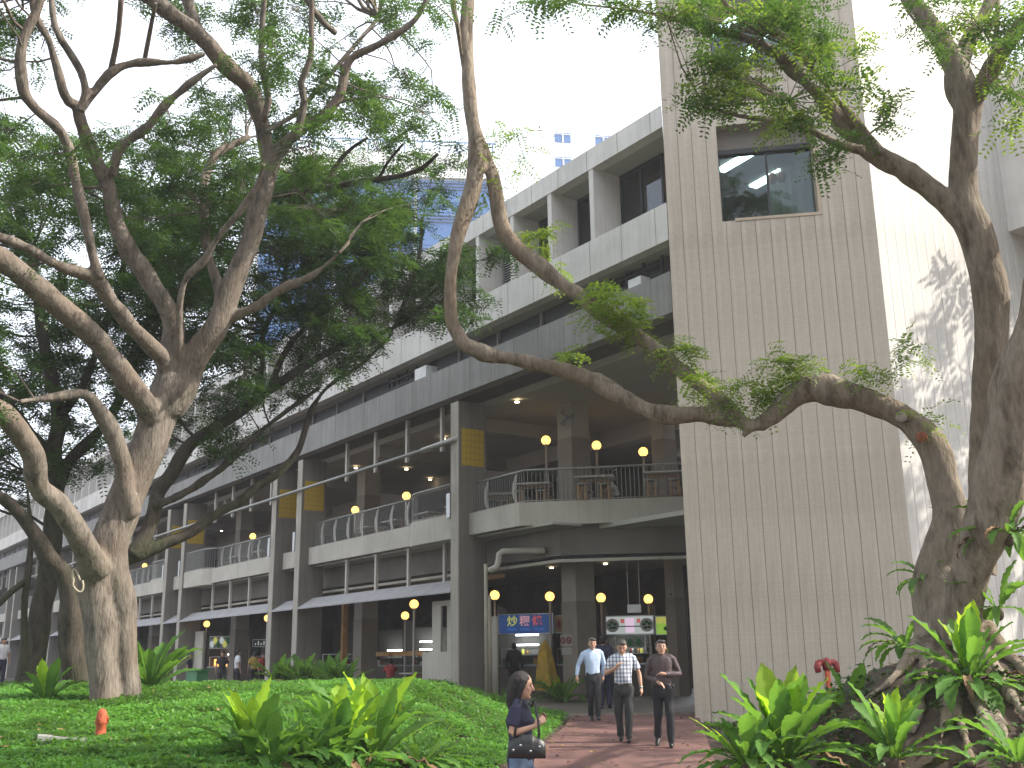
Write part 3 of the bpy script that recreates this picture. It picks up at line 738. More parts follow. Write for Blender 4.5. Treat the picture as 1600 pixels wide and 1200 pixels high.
# dark trees behind
t2 = Tree('dark leaning tree with low spreading boughs, just behind the big pale tree', M['bark_dark'], 'dark shade trees behind the pale tree')
E2 = 24
t2.limb([(124,1092,48),(120,1060,40),(114,1020,36),(112,970,36),(110,930,34),(101,905,26),(92,885,24),(75,868,24),(62,845,23),(45,820,20),(22,792,17),(-5,772,15),(-60,740,10)], E2, E2-1)
t2.limb([(112,945,30),(124,915,28),(150,892,26),(198,872,24),(240,856,20),(300,830,16),(342,800,15),(372,785,14),(402,760,13),(440,735,12),(468,700,11),(478,665,10),(490,635,9),(512,605,7),(560,572,6),(615,520,5)], E2, E2+1)
t2.limb([(205,868,24),(228,838,24),(240,800,23),(248,768,22),(272,734,20),(300,692,19),(340,666,18),(380,640,17),(420,610,16),(480,570,13),(545,535,10),(610,515,7),(660,480,5)], E2, E2+1)
t2.limb([(240,790,13),(280,775,12),(320,750,12),(356,722,11),(400,680,10),(450,640,8),(500,605,6)], E2, E2+.5)
t2.limb([(420,610,12),(440,560,11),(470,520,10),(520,480,9),(560,440,7),(600,400,5)], E2+.8, E2)
t2.limb([(400,625,10),(410,570,9),(412,520,9),(440,460,8),(450,400,7),(470,350,5)], E2+.8, E2+1.5)
t2.limb([(620,510,8),(640,450,7),(655,400,6),(660,340,5)], E2+.8, E2+1.5, True)
t2.limb([(430,305,12),(470,300,12),(520,292,11),(570,282,10),(620,276,8),(660,262,7),(684,240,5)], E2-2, E2-4, True)
t2.limb([(590,285,5),(605,255,5),(630,225,4)], E2-3, E2-4, True)
t2.limb([(500,296,9),(540,240,6),(575,215,4)], E2-3, E2-3.5, True)
t3 = Tree('slimmer dark tree with upright mossy trunk at the far left of the lawn', M['bark_dark'], 'dark shade trees behind the pale tree')
E3 = 27
t3.limb([(44,1075,48),(48,1050,38),(56,1005,33),(66,945,30),(75,895,28),(80,850,28),(84,810,27),(86,760,25),(84,715,24),(92,660,22),(84,600,20),(70,540,18),(60,470,15),(50,400,12)], E3, E3)
t3.limb([(86,770,20),(110,720,18),(150,680,16),(190,620,14),(210,560,12),(240,480,10),(270,420,8)], E3, E3+1)
t3.limb([(84,715,18),(50,680,16),(20,640,14),(-10,600,12)], E3, E3-1)
t3.limb([(38,1055,11),(38,950,10),(42,905,10),(47,860,9),(46,810,8),(40,740,6)], E3-1.5, E3-1.5)
t3.limb([(40,908,9),(16,926,9),(0,942,9),(-30,965,8)], E3-1.5, E3-2, True)
t3.limb([(90,655,14),(130,600,12),(160,520,11),(190,430,9),(200,340,7)], E3, E3+2)
G = ['64333543356654343440000000', '42234344355645541200000000', '31143333456554332000000000', '01122134455644677200000000', '13221455566656887100000000', '46442577655532212000000000', '67675688665444332000000000', '77777888765667763000000000', '66788777654888771000000000', '57887677646899984200000000', '48997776546999997530000000', '66699866545799987540000000', '89997654567897542100000000', '99988523665553100000000000', '88876413543442000000000000', '76665203432200000000000000', '55454113322000000000000000', '54442012100000000000000000', '53321000000000000000000000', '42210000000000000000000000']
G = [''.join(str(max(0,int(c)-(2 if i < 8 else 1))) for i, c in enumerate(r)) if j < 5 else r for j, r in enumerate(G)]
T1 = tips_from_grid(G[:9], 0, 0, 40, .50, lambda x,y: 21.0, 1.8)
T1 += tips_from_grid([r for r in G[:6]], 0, 0, 40, .2, lambda x,y: 18.0, 1.2)
T1 += tips_from_grid(["5555555555555544332"]*7, 0, -280, 40, .38, lambda x,y: 19.5, 2.5)           # the crown goes on above the picture
T1 += tips_from_grid(["555555"]*22, -240, -240, 40, .42, lambda x,y: 17.5, 2.5)
T2 = tips_from_grid([r if j > 7 else ''.join(c if 8 < i < 18 else '0' for i, c in enumerate(r)) for j, r in enumerate(G)], 0, 0, 40, 1.12, lambda x,y: 24.5 if x > 330 else 26, 2.2, lambda x,y: y > 250+rnd.uniform(-30,20) and x > 190)
T3 = tips_from_grid([r[:9] for r in G], 0, 0, 40, .8, lambda x,y: 28, 2.5, lambda x,y: y > 190)
T3 += tips_from_grid(["666666"]*16, -240, 180, 40, .5, lambda x,y: 27, 2.5)
r1 = t1.finish(.034, tuple(px(172,1098,20)), [M['leaf_mid'], M['leaf_dark']], T1, .042, .38, 10)
t2.finish(.04, tuple(px(120,1085,24)), [M['leaf_dark'], M['leaf_mid']], T2, .05, .46, 12)
t3.finish(.045, tuple(px(46,1070,27)), [M['leaf_dark'], M['leaf_mid']], T3, .055, .5, 10)
# many-stemmed tree on the root mound, right
t4 = Tree('gnarled many-stemmed tree on the root mound at right, limb arching left', M['bark_right'])
A = 12; t4.k = .92
t4.limb([(1468,1040,76),(1462,990,70),(1466,930,72),(1474,880,66),(1484,830,58),(1486,790,50),(1476,750,46),(1464,712,46),(1444,682,46),(1416,656,42),(1380,636,38),(1340,620,42),(1300,612,48),(1262,610,46),(1238,622,38),(1214,645,30),(1188,664,28),(1165,670,26)], A, A)
t4.limb([(1172,672,18),(1160,684,12)], A, A)
t4.limb([(1178,666,26),(1150,656,27),(1125,650,29),(1095,646,30),(1060,648,30),(1020,643,31),(985,625,32),(950,605,31),(900,585,28),(850,571,27),(800,561,27),(750,550,27),(723,534,26),(710,510,23),(704,470,23),(706,420,23),(715,370,25),(730,328,25),(741,290,25),(745,250,25),(745,215,24),(740,195,20),(735,150,20),(730,100,21),(728,50,22),(732,0,23),(736,-70,22),(740,-150,20)], A, A+1)
t4.limb([(1170,668,26),(1120,622,27),(1080,592,28),(1040,560,28),(1000,525,29),(960,500,28),(920,474,28),(880,445,28),(840,412,28),(802,382,28),(784,352,26),(776,312,24),(769,270,22),(760,242,20),(748,214,18)], A, A+.9)
t4.limb([(735,170,8),(722,90,8),(715,40,9),(708,10,10),(712,-20,8)], A+.9, A+.7, True)
t4.limb([(1530,900,50),(1534,830,40),(1532,760,34),(1534,700,36),(1540,640,40),(1548,560,47),(1548,500,48),(1546,430,50),(1532,380,52),(1514,340,52),(1505,300,44),(1507,250,38),(1510,200,40),(1512,160,42),(1496,112,36),(1480,80,34),(1455,40,30),(1432,10,28),(1412,-20,26),(1380,-80,22)], A+1, A+1)
t4.limb([(1512,170,34),(1540,122,30),(1565,82,26),(1592,46,22),(1625,5,20),(1670,-60,16)], A+1, A)
t4.limb([(1520,352,44),(1480,318,36),(1442,286,35),(1402,260,35),(1366,240,35),(1332,206,34),(1302,180,26),(1275,145,23),(1240,110,22),(1200,76,18),(1150,55,14),(1100,45,12),(1060,30,10),(1010,20,8),(960,12,6)], A+1, A)
t4.limb([(1378,240,18),(1342,196,14),(1310,160,13),(1280,120,12),(1250,86,12),(1225,60,11),(1190,38,11),(1140,12,10),(1110,-20,9)], A+.6, A-.3)
t4.limb([(1350,236,16),(1310,226,14),(1270,205,10),(1220,190,8),(1180,185,7),(1130,175,6),(1095,155,5),(1078,164,4)], A+.5, A-.4, True)
t4.limb([(1495,118,22),(1510,72,20),(1535,30,19),(1555,-20,18)], A+1, A+1.5)
t4.limb([(1552,95,9),(1558,45,9),(1560,-5,8)], A+1, A+1.5, True)
t4.limb([(1538,136,7),(1566,137,6),(1602,156,6)], A+1, A, True)
t4.limb([(1500,170,18),(1484,148,14),(1480,120,14),(1490,95,16)], A+1, A+1)
t4.limb([(1500,1010,54),(1508,950,58),(1518,900,62),(1533,850,68),(1550,790,76),(1568,720,80),(1590,640,84),(1615,560,84),(1640,470,78),(1680,350,66),(1740,200,50)], A-.3, A-1)
t4.limb([(1482,1000,100),(1488,950,90),(1497,900,78)], A, A)
mz = Vector((4.45,11.0,0))
roots = [((1440,1010),(1400,1060),(1330,1110)),((1455,1020),(1440,1090),(1425,1150)),((1475,1030),(1480,1100),(1470,1170)),((1500,1030),(1530,1110),(1560,1190)),((1530,1020),(1580,1090),(1640,1160)),
         ((1490,1040),(1500,1120),(1520,1200)),((1540,1000),(1600,1050),(1680,1090)),((1520,1040),(1560,1130),(1600,1230))]
for (a,b,c) in roots:
    P = []
    p = px(a[0],a[1]-20,A); P.append((p,.09))
    for (x,y),r in (((b[0],b[1]),.05),((c[0],c[1]),.022)):
        # walk the ray until it meets the mound
        dd = 6.0
        while dd < 13:
            q = px(x,y,dd)
            if q.z < ground_z(q.x,q.y)+.02: break
            dd += .05
        P.append((q+Vector((0,0,.02)), r))
    t4.limb3(P)
G4 = [(1070,20,30,18,9),(1095,25,35,25,22),(1150,95,45,22,18),(1190,20,45,22,22),(1265,60,30,45,22),(1300,100,30,35,14),(1120,110,30,22,14),(1180,120,35,30,14),
      (1090,150,26,20,12),(1135,150,28,22,12),(1225,150,22,12,6),(1235,190,28,16,8),(1275,185,26,18,9),(1290,245,16,28,9),(1325,215,18,14,4),(1385,165,22,30,8),(1360,150,24,16,5),(1330,80,15,20,4),
      (1480,25,60,40,16),(1540,50,45,40,16),(1585,20,30,30,10),(1590,110,22,60,10),(1575,180,25,20,5),(1470,80,20,40,5),
      (830,10,35,10,7),(800,30,18,8,3),(900,5,50,8,7),(980,8,50,12,8),(1030,25,40,20,8),(1240,15,60,20,16),(690,5,30,12,4)]
T4 = []
for (x,y,rx,ry,n) in G4:
    for _ in range(int(n*.55)):
        a = rnd.uniform(0,6.283); r = math.sqrt(rnd.random()); T4.append(px(x+rx*r*math.cos(a), y+ry*r*math.sin(a), rnd.uniform(A-.9,A+.6)))
sprig = [(965,455,30,16,5),(985,488,26,12,4),(1065,555,22,12,4),(1110,600,26,12,4),(1170,620,26,16,5),(1215,560,20,14,4),(1250,585,22,14,4),(1420,555,16,34,5),(1140,640,20,10,3),(835,365,20,14,3),(960,470,34,22,7),(925,465,18,18,3),(1000,505,30,14,5),(950,500,26,14,3),(880,555,30,12,3),(1040,545,30,26,5),(1090,590,20,14,3),(1150,610,28,18,4),(1195,590,30,18,4),(1235,580,25,14,4),(1270,575,20,12,3),(1330,590,26,12,3),
         (1200,620,24,16,3),(795,210,36,14,3),(800,250,20,25,2),(850,375,24,18,2),(850,425,18,18,2),(745,255,8,30,2),(755,310,10,20,2),(1360,600,14,14,2),(1455,655,16,14,2),(1500,810,30,20,4),(1430,650,14,14,1)]
T5 = []
for (x,y,rx,ry,n) in sprig:
    for _ in range(n):
        a = rnd.uniform(0,6.283); r = math.sqrt(rnd.random()); T5.append(px(x+rx*r*math.cos(a), y+ry*r*math.sin(a), rnd.uniform(A-.25,A+.3)+(.7 if x < 900 else 0)))
off4 = [(x,y,n) for x,y,n in ()]
for _ in range(40):      # crown above and to the right of the picture
    a = Vector((rnd.uniform(-1,15), rnd.uniform(5,20), rnd.uniform(9.5,14.5)))
    if inview(a): continue
    T4.append(a)
for _ in range(170):      # unseen part of the crown, added to shade the path
    a = Vector((rnd.uniform(8,16), rnd.uniform(14,22), rnd.uniform(6.0,12)))
    if inview(a): continue
    T4.append(a)
t4.sk += [Vector((10,13,10))]
for q in ((9.5,12.5,11),(11,14,11),(11.5,17,8.5),(13.5,20,9.5),(10.5,15.5,7.2)): t4.limb3([(px(1700,380,A-1),.2),(px(1700,380,A-1).lerp(Vector(q),.6)+Vector((0,0,.4)),.12),(Vector(q),.05)])
base4 = px(1495,1010,A)
r4 = t4.finish(.026, tuple(base4), [M['leaf_mid'], M['leaf_lime']], T4, .034, .32, 8, amp=.042)
cm = sprays(np.array([tuple(t) for t in T5]), [M['leaf_lime']], .030, .28, 6, 9, .35); cm.transform(Matrix.Translation(-base4)); o = link('leafy_shoots', cm, None, r4); o['kind'] = 'stuff'

def scar(root, loc, x, y, d, rad, mat, name):
    c = px(x,y,d)-Vector(loc); v = px(x,y,d)-Vector((0,0,CAM_H)); v.normalize(); MB().tube([c+v*.12, c-v*.015, c-v*.02], [rad*1.1, rad, rad*.8], 14).build(name, mat, root, True)
M['scar'] = plain('cut_wood', (.27,.23,.19), .9, var=.2, vs=20); M['wound'] = plain('raw_wood', (.22,.075,.035), .8, var=.3, vs=20)
scar(r1, px(172,1098,20), 205, 774, 19.66, .10, M['scar'], 'cut_scar')
scar(r4, base4, 1440, 683, 11.70, .055, M['wound'], 'bark_wound'); scar(r4, base4, 1408, 652, 11.76, .055, M['scar'], 'cut_scar')
def px_z(x, y, z):
    v = px(x, y, 1.0)-Vector((0,0,CAM_H)); t = (z-CAM_H)/v.z; return v*t+Vector((0,0,CAM_H))
def px_g(x, y, d0=5, d1=40):
    """where the line of sight at x, y meets the ground"""
    d = d0
    while d < d1:
        q = px(x,y,d)
        if q.z <= ground_z(q.x,q.y): return Vector((q.x,q.y,ground_z(q.x,q.y)))
        d += .05
    q = px(x,y,d1); return Vector((q.x,q.y,ground_z(q.x,q.y)))
def onground(x, d):
    q = px(x,1100,d); return Vector((q.x,q.y,ground_z(q.x,q.y)))
# ------------------------------------------------------------------ ground cover (thousands of small leaves: one object each)
def cover(name, n, region, h, ls, mats, dens=None):
    P = []; tries = 0
    while len(P) < n and tries < n*12:
        tries += 1; x = rnd.uniform(region[0],region[1]); y = rnd.uniform(region[2],region[3])
        if dens and rnd.random() > dens(x,y): continue
        P.append((x,y,ground_z(x,y)))
    P = np.array(P); n = len(P); k = 7
    hgt = h*(.45+.55*np.array([.5+.9*mnoise.noise(Vector((p[0]*1.6,p[1]*1.6,2)))+.6*mnoise.noise(Vector((p[0]*5,p[1]*5,2))) for p in P.tolist()])).clip(.15,1.5)
    V = []
    for q in range(k):
        c = P+np.stack([npr.normal(0,.05,n),npr.normal(0,.05,n),hgt*npr.uniform(.35,1.05,n)],1)
        az = npr.uniform(0,6.283,n); tl = npr.normal(.25,.4,n)
        a = np.stack([np.cos(az)*np.cos(tl),np.sin(az)*np.cos(tl),np.sin(tl)],1); b = np.stack([-np.sin(az),np.cos(az),npr.normal(0,.25,n)],1)
        L = (ls*npr.uniform(.7,1.35,n))[:,None]
        V.append(np.stack([c-a*L*.5, c+b*L*.34, c+a*L*.6, c-b*L*.34],1))
    V = np.concatenate(V,0).reshape(-1,3); nq = len(V)//4
    me = bpy.data.meshes.new(name); me.vertices.add(len(V)); me.vertices.foreach_set('co', V.astype('f').ravel()); me.loops.add(nq*4)
    me.loops.foreach_set('vertex_index', np.arange(nq*4,dtype='i')); me.polygons.add(nq)
    me.polygons.foreach_set('loop_start', np.arange(0,nq*4,4,dtype='i')); me.polygons.foreach_set('loop_total', np.full(nq,4,'i')); me.update(calc_edges=True)
    return link(name, me, mats)
def cdens(x, y):
    if x > lin(y,PL)-.12: return 0
    s, o = bl((x,y,0))
    if o < 1.0 and s > -2: return 0
    yaw = abs(x)/max(1,y)
    if yaw > .62: return 0
    nz = mnoise.noise(Vector((x*.9,y*.9,5)))+.5*mnoise.noise(Vector((x*2.7,y*2.7,8)))
    return min(1, (15/y)**1.3)*(1 if nz > -.35 else .35)
tag(cover('ground_cover', 52000, (-17,1.2,9.5,27), .15, .052, M['cover'], cdens), 'low bright green leafy ground cover over the lawn mound left of the path', 'ground cover', kind='stuff')
def cdens2(x, y):
    return 0 if x < lin(y,PR)+.25 or math.hypot(x-4.45,y-11) < 1.0 else .5
M['cover2'] = leafmat('bed_plant_leaf', (.04,.09,.02), .3, .4)
tag(cover('bed_plants', 3800, (2.2,9,8,23), .16, .06, M['cover2'], cdens2), 'sparse low dark plants in the bed right of the path', 'ground cover', kind='stuff')
def litter(name, n, reg, cond, label):
    V = []; k = 0
    while k < n:
        x = rnd.uniform(reg[0],reg[1]); y = rnd.uniform(reg[2],reg[3]); z = cond(x,y)
        if z is None: continue
        k += 1; c = Vector((x,y,z+rnd.uniform(.006,.02))); a = rnd.uniform(0,6.28); L = rnd.uniform(.02,.06); u = Vector((math.cos(a),math.sin(a),rnd.uniform(-.3,.3)))*L; w_ = Vector((-math.sin(a),math.cos(a),rnd.uniform(-.3,.3)))*L*.5
        V += [c-u,c+w_,c+u,c-w_]
    me = bpy.data.meshes.new(name); me.from_pydata(V,[],[(i,i+1,i+2,i+3) for i in range(0,len(V),4)]); tag(link(name, me, M['litter']), label, 'leaf litter', kind='stuff')
M['litter'] = plain('dead_leaves', (.20,.13,.05), .8, var=.5, vs=6)
litter('path_litter', 260, (-.5,4.2,15.5,24.4), lambda x,y: path_z(y) if lin(y,PL)+.02 < x < lin(y,PR)-.02 and (rnd.random() < .3 or min(x-lin(y,PL), lin(y,PR)-x) < .35) else None, 'dry leaves scattered on the red path')
litter('bed_litter', 900, (2.2,8,8,14), lambda x,y: ground_z(x,y) if x > lin(y,PR)+.15 else None, 'dry leaves lying among the roots and ferns')
litter('lawn_litter', 420, (-12,1,12,24), lambda x,y: ground_z(x,y)+.13 if x < lin(y,PL)-.2 else None, 'yellowed leaves lying on the green ground cover')
# ------------------------------------------------------------------ ferns
def frond_mesh(el0, curve, width, wav, mat, seed, nseg=12):
    r = random.Random(seed); v = []; f = []; p = Vector((0,0,0)); el = R(el0)
    for j in range(nseg+1):
        t = j/nseg; wdt = width*min(1, .16+1.25*t**.8)*(1-max(0,(t-.60)/.40)**2.4)
        wdt = max(.004, wdt)*(1+.07*math.sin(j*2.1+seed)); d = Vector((math.cos(el),0,math.sin(el))); nrm = Vector((-math.sin(el),0,math.cos(el)))
        for q, sx in enumerate((-1,-.5,0,.5,1)):
            ruff = wav*math.sin(j*2.4+q*1.7+seed)*(abs(sx)) if j else 0
            v.append(p+Vector((0,sx*wdt,0))+nrm*(abs(sx)*wdt*.38+ruff))
        p = p+d*(1/nseg); el -= R(curve)*(1/nseg)*(.4+1.2*t)
    for j in range(nseg):
        for q in range(4): a = j*5+q; f.append((a,a+1,a+6,a+5))
    me = bpy.data.meshes.new('frond'); me.from_pydata(v,[],f); me.materials.append(mat); me.polygons.foreach_set('use_smooth',[True]*len(f)); return me
FR = {}
for i, (key, el, cu, wd_, wv, mt) in enumerate([('new',82,16,.115,.018,'fern_new'),('new',76,28,.125,.020,'fern_new'),('new',86,40,.105,.02,'fern_new'),('up',70,42,.115,.02,'fern'),('up',74,26,.105,.018,'fern'),('up',62,34,.12,.022,'fern'),
        ('mid',54,66,.10,.02,'fern'),('mid',45,52,.095,.02,'fern'),('low',30,80,.085,.018,'fern'),('low',18,70,.085,.02,'fern'),('hang',8,95,.08,.02,'fern'),('dry',20,120,.05,.03,'fern_brown'),('thin',58,20,.022,.006,'fern'),('thin',48,25,.018,.006,'fern_new')]):
    FR.setdefault(key, []).append(frond_mesh(el, cu, wd_, wv, M[mt], i, 18))
def fern(loc, size, mix, label, group=None, seed=0, tilt=0, cat='fern'):
    r = random.Random(seed); root = empty('bird_nest_fern', loc, 0, label, cat, group)
    tot = sum(n for _, n in mix); k = 0
    for key, n in mix:
        for _ in range(n):
            o = link('frond', r.choice(FR[key]), parent=root); sc = size*r.uniform(.78,1.12)
            az = k*2.39996+r.uniform(-.3,.3); k += 1
            o.location = (math.cos(az)*.05*size, math.sin(az)*.05*size, 0); o.rotation_euler = (r.uniform(-.15,.15), r.uniform(-.14,.14)+tilt, az); o.scale = (sc, sc*r.uniform(.9,1.25), sc)
    MB().ell((0,0,-.06),(.09*size,.09*size,.12*size),8,5).build('root_mass', M['soil'], root, True); return root
BIG = (('new',7),('up',9),('mid',9),('low',8),('hang',4),('dry',3))
fern(px(1225,1192,10), .80, BIG, 'largest bird nest fern, beside the path at the foot of the tower', 'bird nest ferns around the root mound', 3)
fern(px(1165,1194,9.7), .55, (('up',3),('mid',7),('low',9),('thin',8)), 'feathery lower fern drooping over the right edge of the path', 'bird nest ferns around the root mound', 13)
fern(px(1398,1185,9.4), .62, (('new',5),('up',6),('mid',7),('low',5)), 'bird nest fern between the largest fern and the roots, with two lime fronds', 'bird nest ferns around the root mound', 5)
fern(px(1515,1068,10.6), .70, (('new',5),('up',5),('mid',9),('low',11),('hang',9),('dry',4)), 'wide dark fern rosette spreading in front of the right trunk', 'bird nest ferns around the root mound', 8)
fern(px(1330,1120,11.5), .55, (('up',4),('mid',8),('low',8),('dry',3)), 'low dark fern in shade right behind the largest fern', 'bird nest ferns around the root mound', 21)
fern(px(1415,1010,12.4), .55, (('mid',5),('low',8),('hang',8),('dry',4)), 'dark ragged fern hugging the left side of the right trunk base', 'bird nest ferns around the root mound', 22)
fern(px(1450,905,12.0), .42, (('mid',4),('low',5),('hang',6)), 'small fern growing on the left flank of the right trunk', 'ferns growing on the right trunk', 23)
fern(px(1575,835,11.4), .55, (('mid',3),('low',5),('hang',9),('dry',4)), 'hanging fern on the right side of the trunk, level with the balcony', 'ferns growing on the right trunk', 24)
fern(px(1560,950,11.6), .55, (('up',2),('mid',4),('hang',7)), 'fern arching out low on the right side of the trunk', 'ferns growing on the right trunk', 25)
fern(px(1590,1190,8.6), .5, (('up',2),('mid',6),('low',7)), 'fern at the bottom right corner among the roots', 'bird nest ferns around the root mound', 26)
fern(px_g(392,1192), .88, (('new',8),('up',6),('mid',7),('low',8),('dry',4)), 'fern clump with a bright split frond, left end of the foreground row', 'ferns in the foreground of the lawn', 31)
fern(px_g(478,1194), .8, (('up',4),('mid',8),('low',8),('thin',4)), 'middle fern of the foreground row, low with one upright pale frond', 'ferns in the foreground of the lawn', 32)
fern(px_g(585,1194), 1.12, (('new',9),('up',6),('mid',4),('low',7),('thin',8),('dry',3)), 'tallest foreground fern with lime fronds and spiky stems to the right', 'ferns in the foreground of the lawn', 33)
fern(px_g(533,1196), 1.05, (('new',7),('up',7),('mid',7),('low',7),('dry',4)), 'fern with a tall pale frond, right of the middle of the foreground row', 'ferns in the foreground of the lawn', 36)
fern(px_g(430,1199), .8, (('up',5),('mid',8),('low',9),('dry',4),('thin',5)), 'dense dark fern at the frame edge, second in the foreground row', 'ferns in the foreground of the lawn', 37)
fern(px_g(655,1198), .85, (('mid',5),('low',8),('thin',6),('hang',3)), 'low spreading fern at the right end of the foreground row', 'ferns in the foreground of the lawn', 34)
fern(px_g(70,1098), .75, (('new',5),('up',5),('mid',5),('low',4)), 'pair of upright fern tufts in shade at the far left of the lawn', 'ferns in the foreground of the lawn', 35)
for i, (x, d, sz) in enumerate(((432,33,.95),(452,33,.9),(470,32,1.0),(505,31,.85),(520,30,.95),(541,30,.95),(486,32,.7))):
    q = onground(x, d); fern(q, sz, (('up',7),('mid',7),('thin',6)), ['fern below the two left pillars, leftmost of the bed row','second fern from the left in the bed before the building','third fern from the left in the bed before the building','short fern in the middle of the bed before the building','fern in the bed just left of the seated diners','rightmost fern of the bed before the building','smallest fern of the bed before the building'][i], 'ferns in the bed along the building', 40+i)
fern(onground(232,22.5), 1.2, (('thin',26),('up',8),('mid',8)), 'leafy shrub climbing beside the foot of the big pale tree', None, 50, cat='shrub')
fern(px_z(878,1098,-.02), 1.15, (('thin',20),('mid',9),('low',8)), 'spiky green clump at the corner where the path meets the terrace', None, 51, cat='shrub')
fern(px_z(782,1100,.02), .6, (('thin',14),('mid',5)), 'small weedy clump at the foot of the drain pipes', None, 52, cat='shrub')
# ------------------------------------------------------------------ hydrants, slab, rope
h = empty('fire_hydrant', px_g(156,1160), .3, 'weathered orange hydrant sunk in the green ground cover, lower left', 'hydrant'); h.scale = (.8,.8,.9)
M['orange'] = plain('orange_paint', (.36,.075,.03), .75, var=.4, vs=14)
M['redp'] = plain('dark_red_paint', (.22,.02,.02), .5, var=.2, vs=9)
mb = MB(); mb.tube([(0,0,-.05),(0,0,.05),(0,0,.06),(0,0,.24),(0,0,.26),(0,0,.29),(0,0,.33),(0,0,.40),(0,0,.45),(0,0,.47)], [.11,.11,.085,.08,.10,.10,.085,.08,.05,.012], 12); mb.build('barrel', M['orange'], h, True)
for an in (0, 2.1, 4.2):
    c, s_ = math.cos(an), math.sin(an); MB().tube([(c*.06,s_*.06,.31),(c*.095,s_*.095,.31),(c*.096,s_*.096,.31),(c*.11,s_*.11,.31)], [.035,.035,.045,.045], 8).build('outlet', M['orange'], h)
q = px_g(112,1166); tag(MB().box(-.42,.42,-.22,.22,-.05,.11).build('concrete_slab', M['grey_conc']), 'flat grey slab lying in the ground cover beside the orange hydrant', 'slab'); o = bpy.data.objects['concrete_slab']; o.location = q; o.rotation_euler = (0,.1,.4)
hq = onground(1297, 21.6); ht = px(1297,1030,21.6).z-hq.z
h = empty('standpipe', hq, .2, 'dark red twin-outlet standpipe on an orange stem in front of the tower', 'standpipe')
MB().cyl(0,0,0,ht-.16,.055,10).build('stem', M['orange'], h, True)
mb = MB(); mb.tube([(0,0,ht-.2),(0,0,ht-.1),(0,0,ht-.02),(0,0,ht),(0,0,ht+.03)], [.07,.09,.09,.06,.02], 10); mb.tube([(-.17,0,ht-.06),(.17,0,ht-.06)], .06, 8); mb.build('head', M['redp'], h, True)
for sx in (-1,1): MB().tube([(sx*.16,0,ht-.05),(sx*.2,0,ht-.14),(sx*.19,-.02,ht-.24)], [.07,.065,.06], 8).build('outlet', M['redp'], h, True)
P = [px(120+9*math.cos(a)*(1 if math.sin(a) < 0 else .55)-5*math.sin(a), 907-18*math.sin(a), 19.45) for a in [k*math.pi/8 for k in range(17)]]
tag(MB().tube(P, .018, 6).build('rope_loop', M['pipe'], None, True), 'pale rope loop hanging on the fork of the big pale tree', 'rope')
# ------------------------------------------------------------------ globe lamps
g_post = {}
FLZ = {0: 0.0, 1: 5.22*BS+BZ}
def lamp(x, y, d, floor, label, r=.15, arm=False):
    p = px(x,y,d); z0 = FLZ[floor]
    root = empty('globe_lamp', (p.x,p.y,z0), 0, label, 'lamp', 'yellow globe lamps of the food centre'); hgt = p.z-z0
    MB().cyl(0,0,0,hgt-r*.8,.035,8).build('post', M['post'], root, True)
    MB().cyl(0,0,hgt-r*1.15,hgt-r*.8,.07,10).build('collar', M['post'], root, True)
    MB().ell((0,0,hgt),(r,r,r),16,10).build('globe', M['globe'], root, True)
for a in [(773,930,34,0,'globe lamp beside the drain pipes, leftmost at the entrance'),(859,932,34.5,0,'globe lamp above the right end of the blue stall sign'),(939,934,35,0,'globe lamp just right of the square pillar downstairs'),(1013,936,35.5,0,'globe lamp above the right end of the white stall sign'),
          (853,688,33,1,'upstairs globe lamp left of the square pillar'),(932,696,33.5,1,'upstairs globe lamp right beside the square pillar'),(1005,706,33.5,1,'upstairs globe lamp nearest the tower'),
          (635,775,38,1,'globe lamp behind the rounded balcony bay'),(555,797,41,1,'globe lamp behind the middle of the straight balcony'),(395,838,52,1,'upstairs globe lamp left of the paired pillars'),(226,884,68,1,'upstairs globe lamp seen right of the big pale trunk'),(108,903,90,1,'upstairs globe lamp seen between the dark trunks'),
          (647,944,36,0,'tall ground globe lamp at the low wall of the first bay'),(633,962,41,0,'smaller ground globe lamp behind the low wall lamp'),(323,975,54,0,'ground globe lamp in front of the lit menu boards'),(418,966,49,0,'ground globe lamp peeping past the left paired pillar')]: lamp(*a)
# small recessed downlights
sp_me = MB().cyl(0,0,0,.03,.07,8).mesh('downlight'); sp_me.materials.append(M['spot'])
for (x,y,z) in ((808,629,8.45),(983,631,8.45),(946,882,4.45),(862,888,4.45),(693,686,8.45),(556,732,8.45),(635,734,8.45),(672,750,8.45),(533,797,8.45),(326,820,8.45),(346,830,8.45),(570,788,8.45)):
    p = px_z(x,y,z*BS+BZ)
    o = link('downlight', sp_me, parent=BLD); q = bl(p); o.location = (q[0],q[1],z); o.scale = (1,1,1)
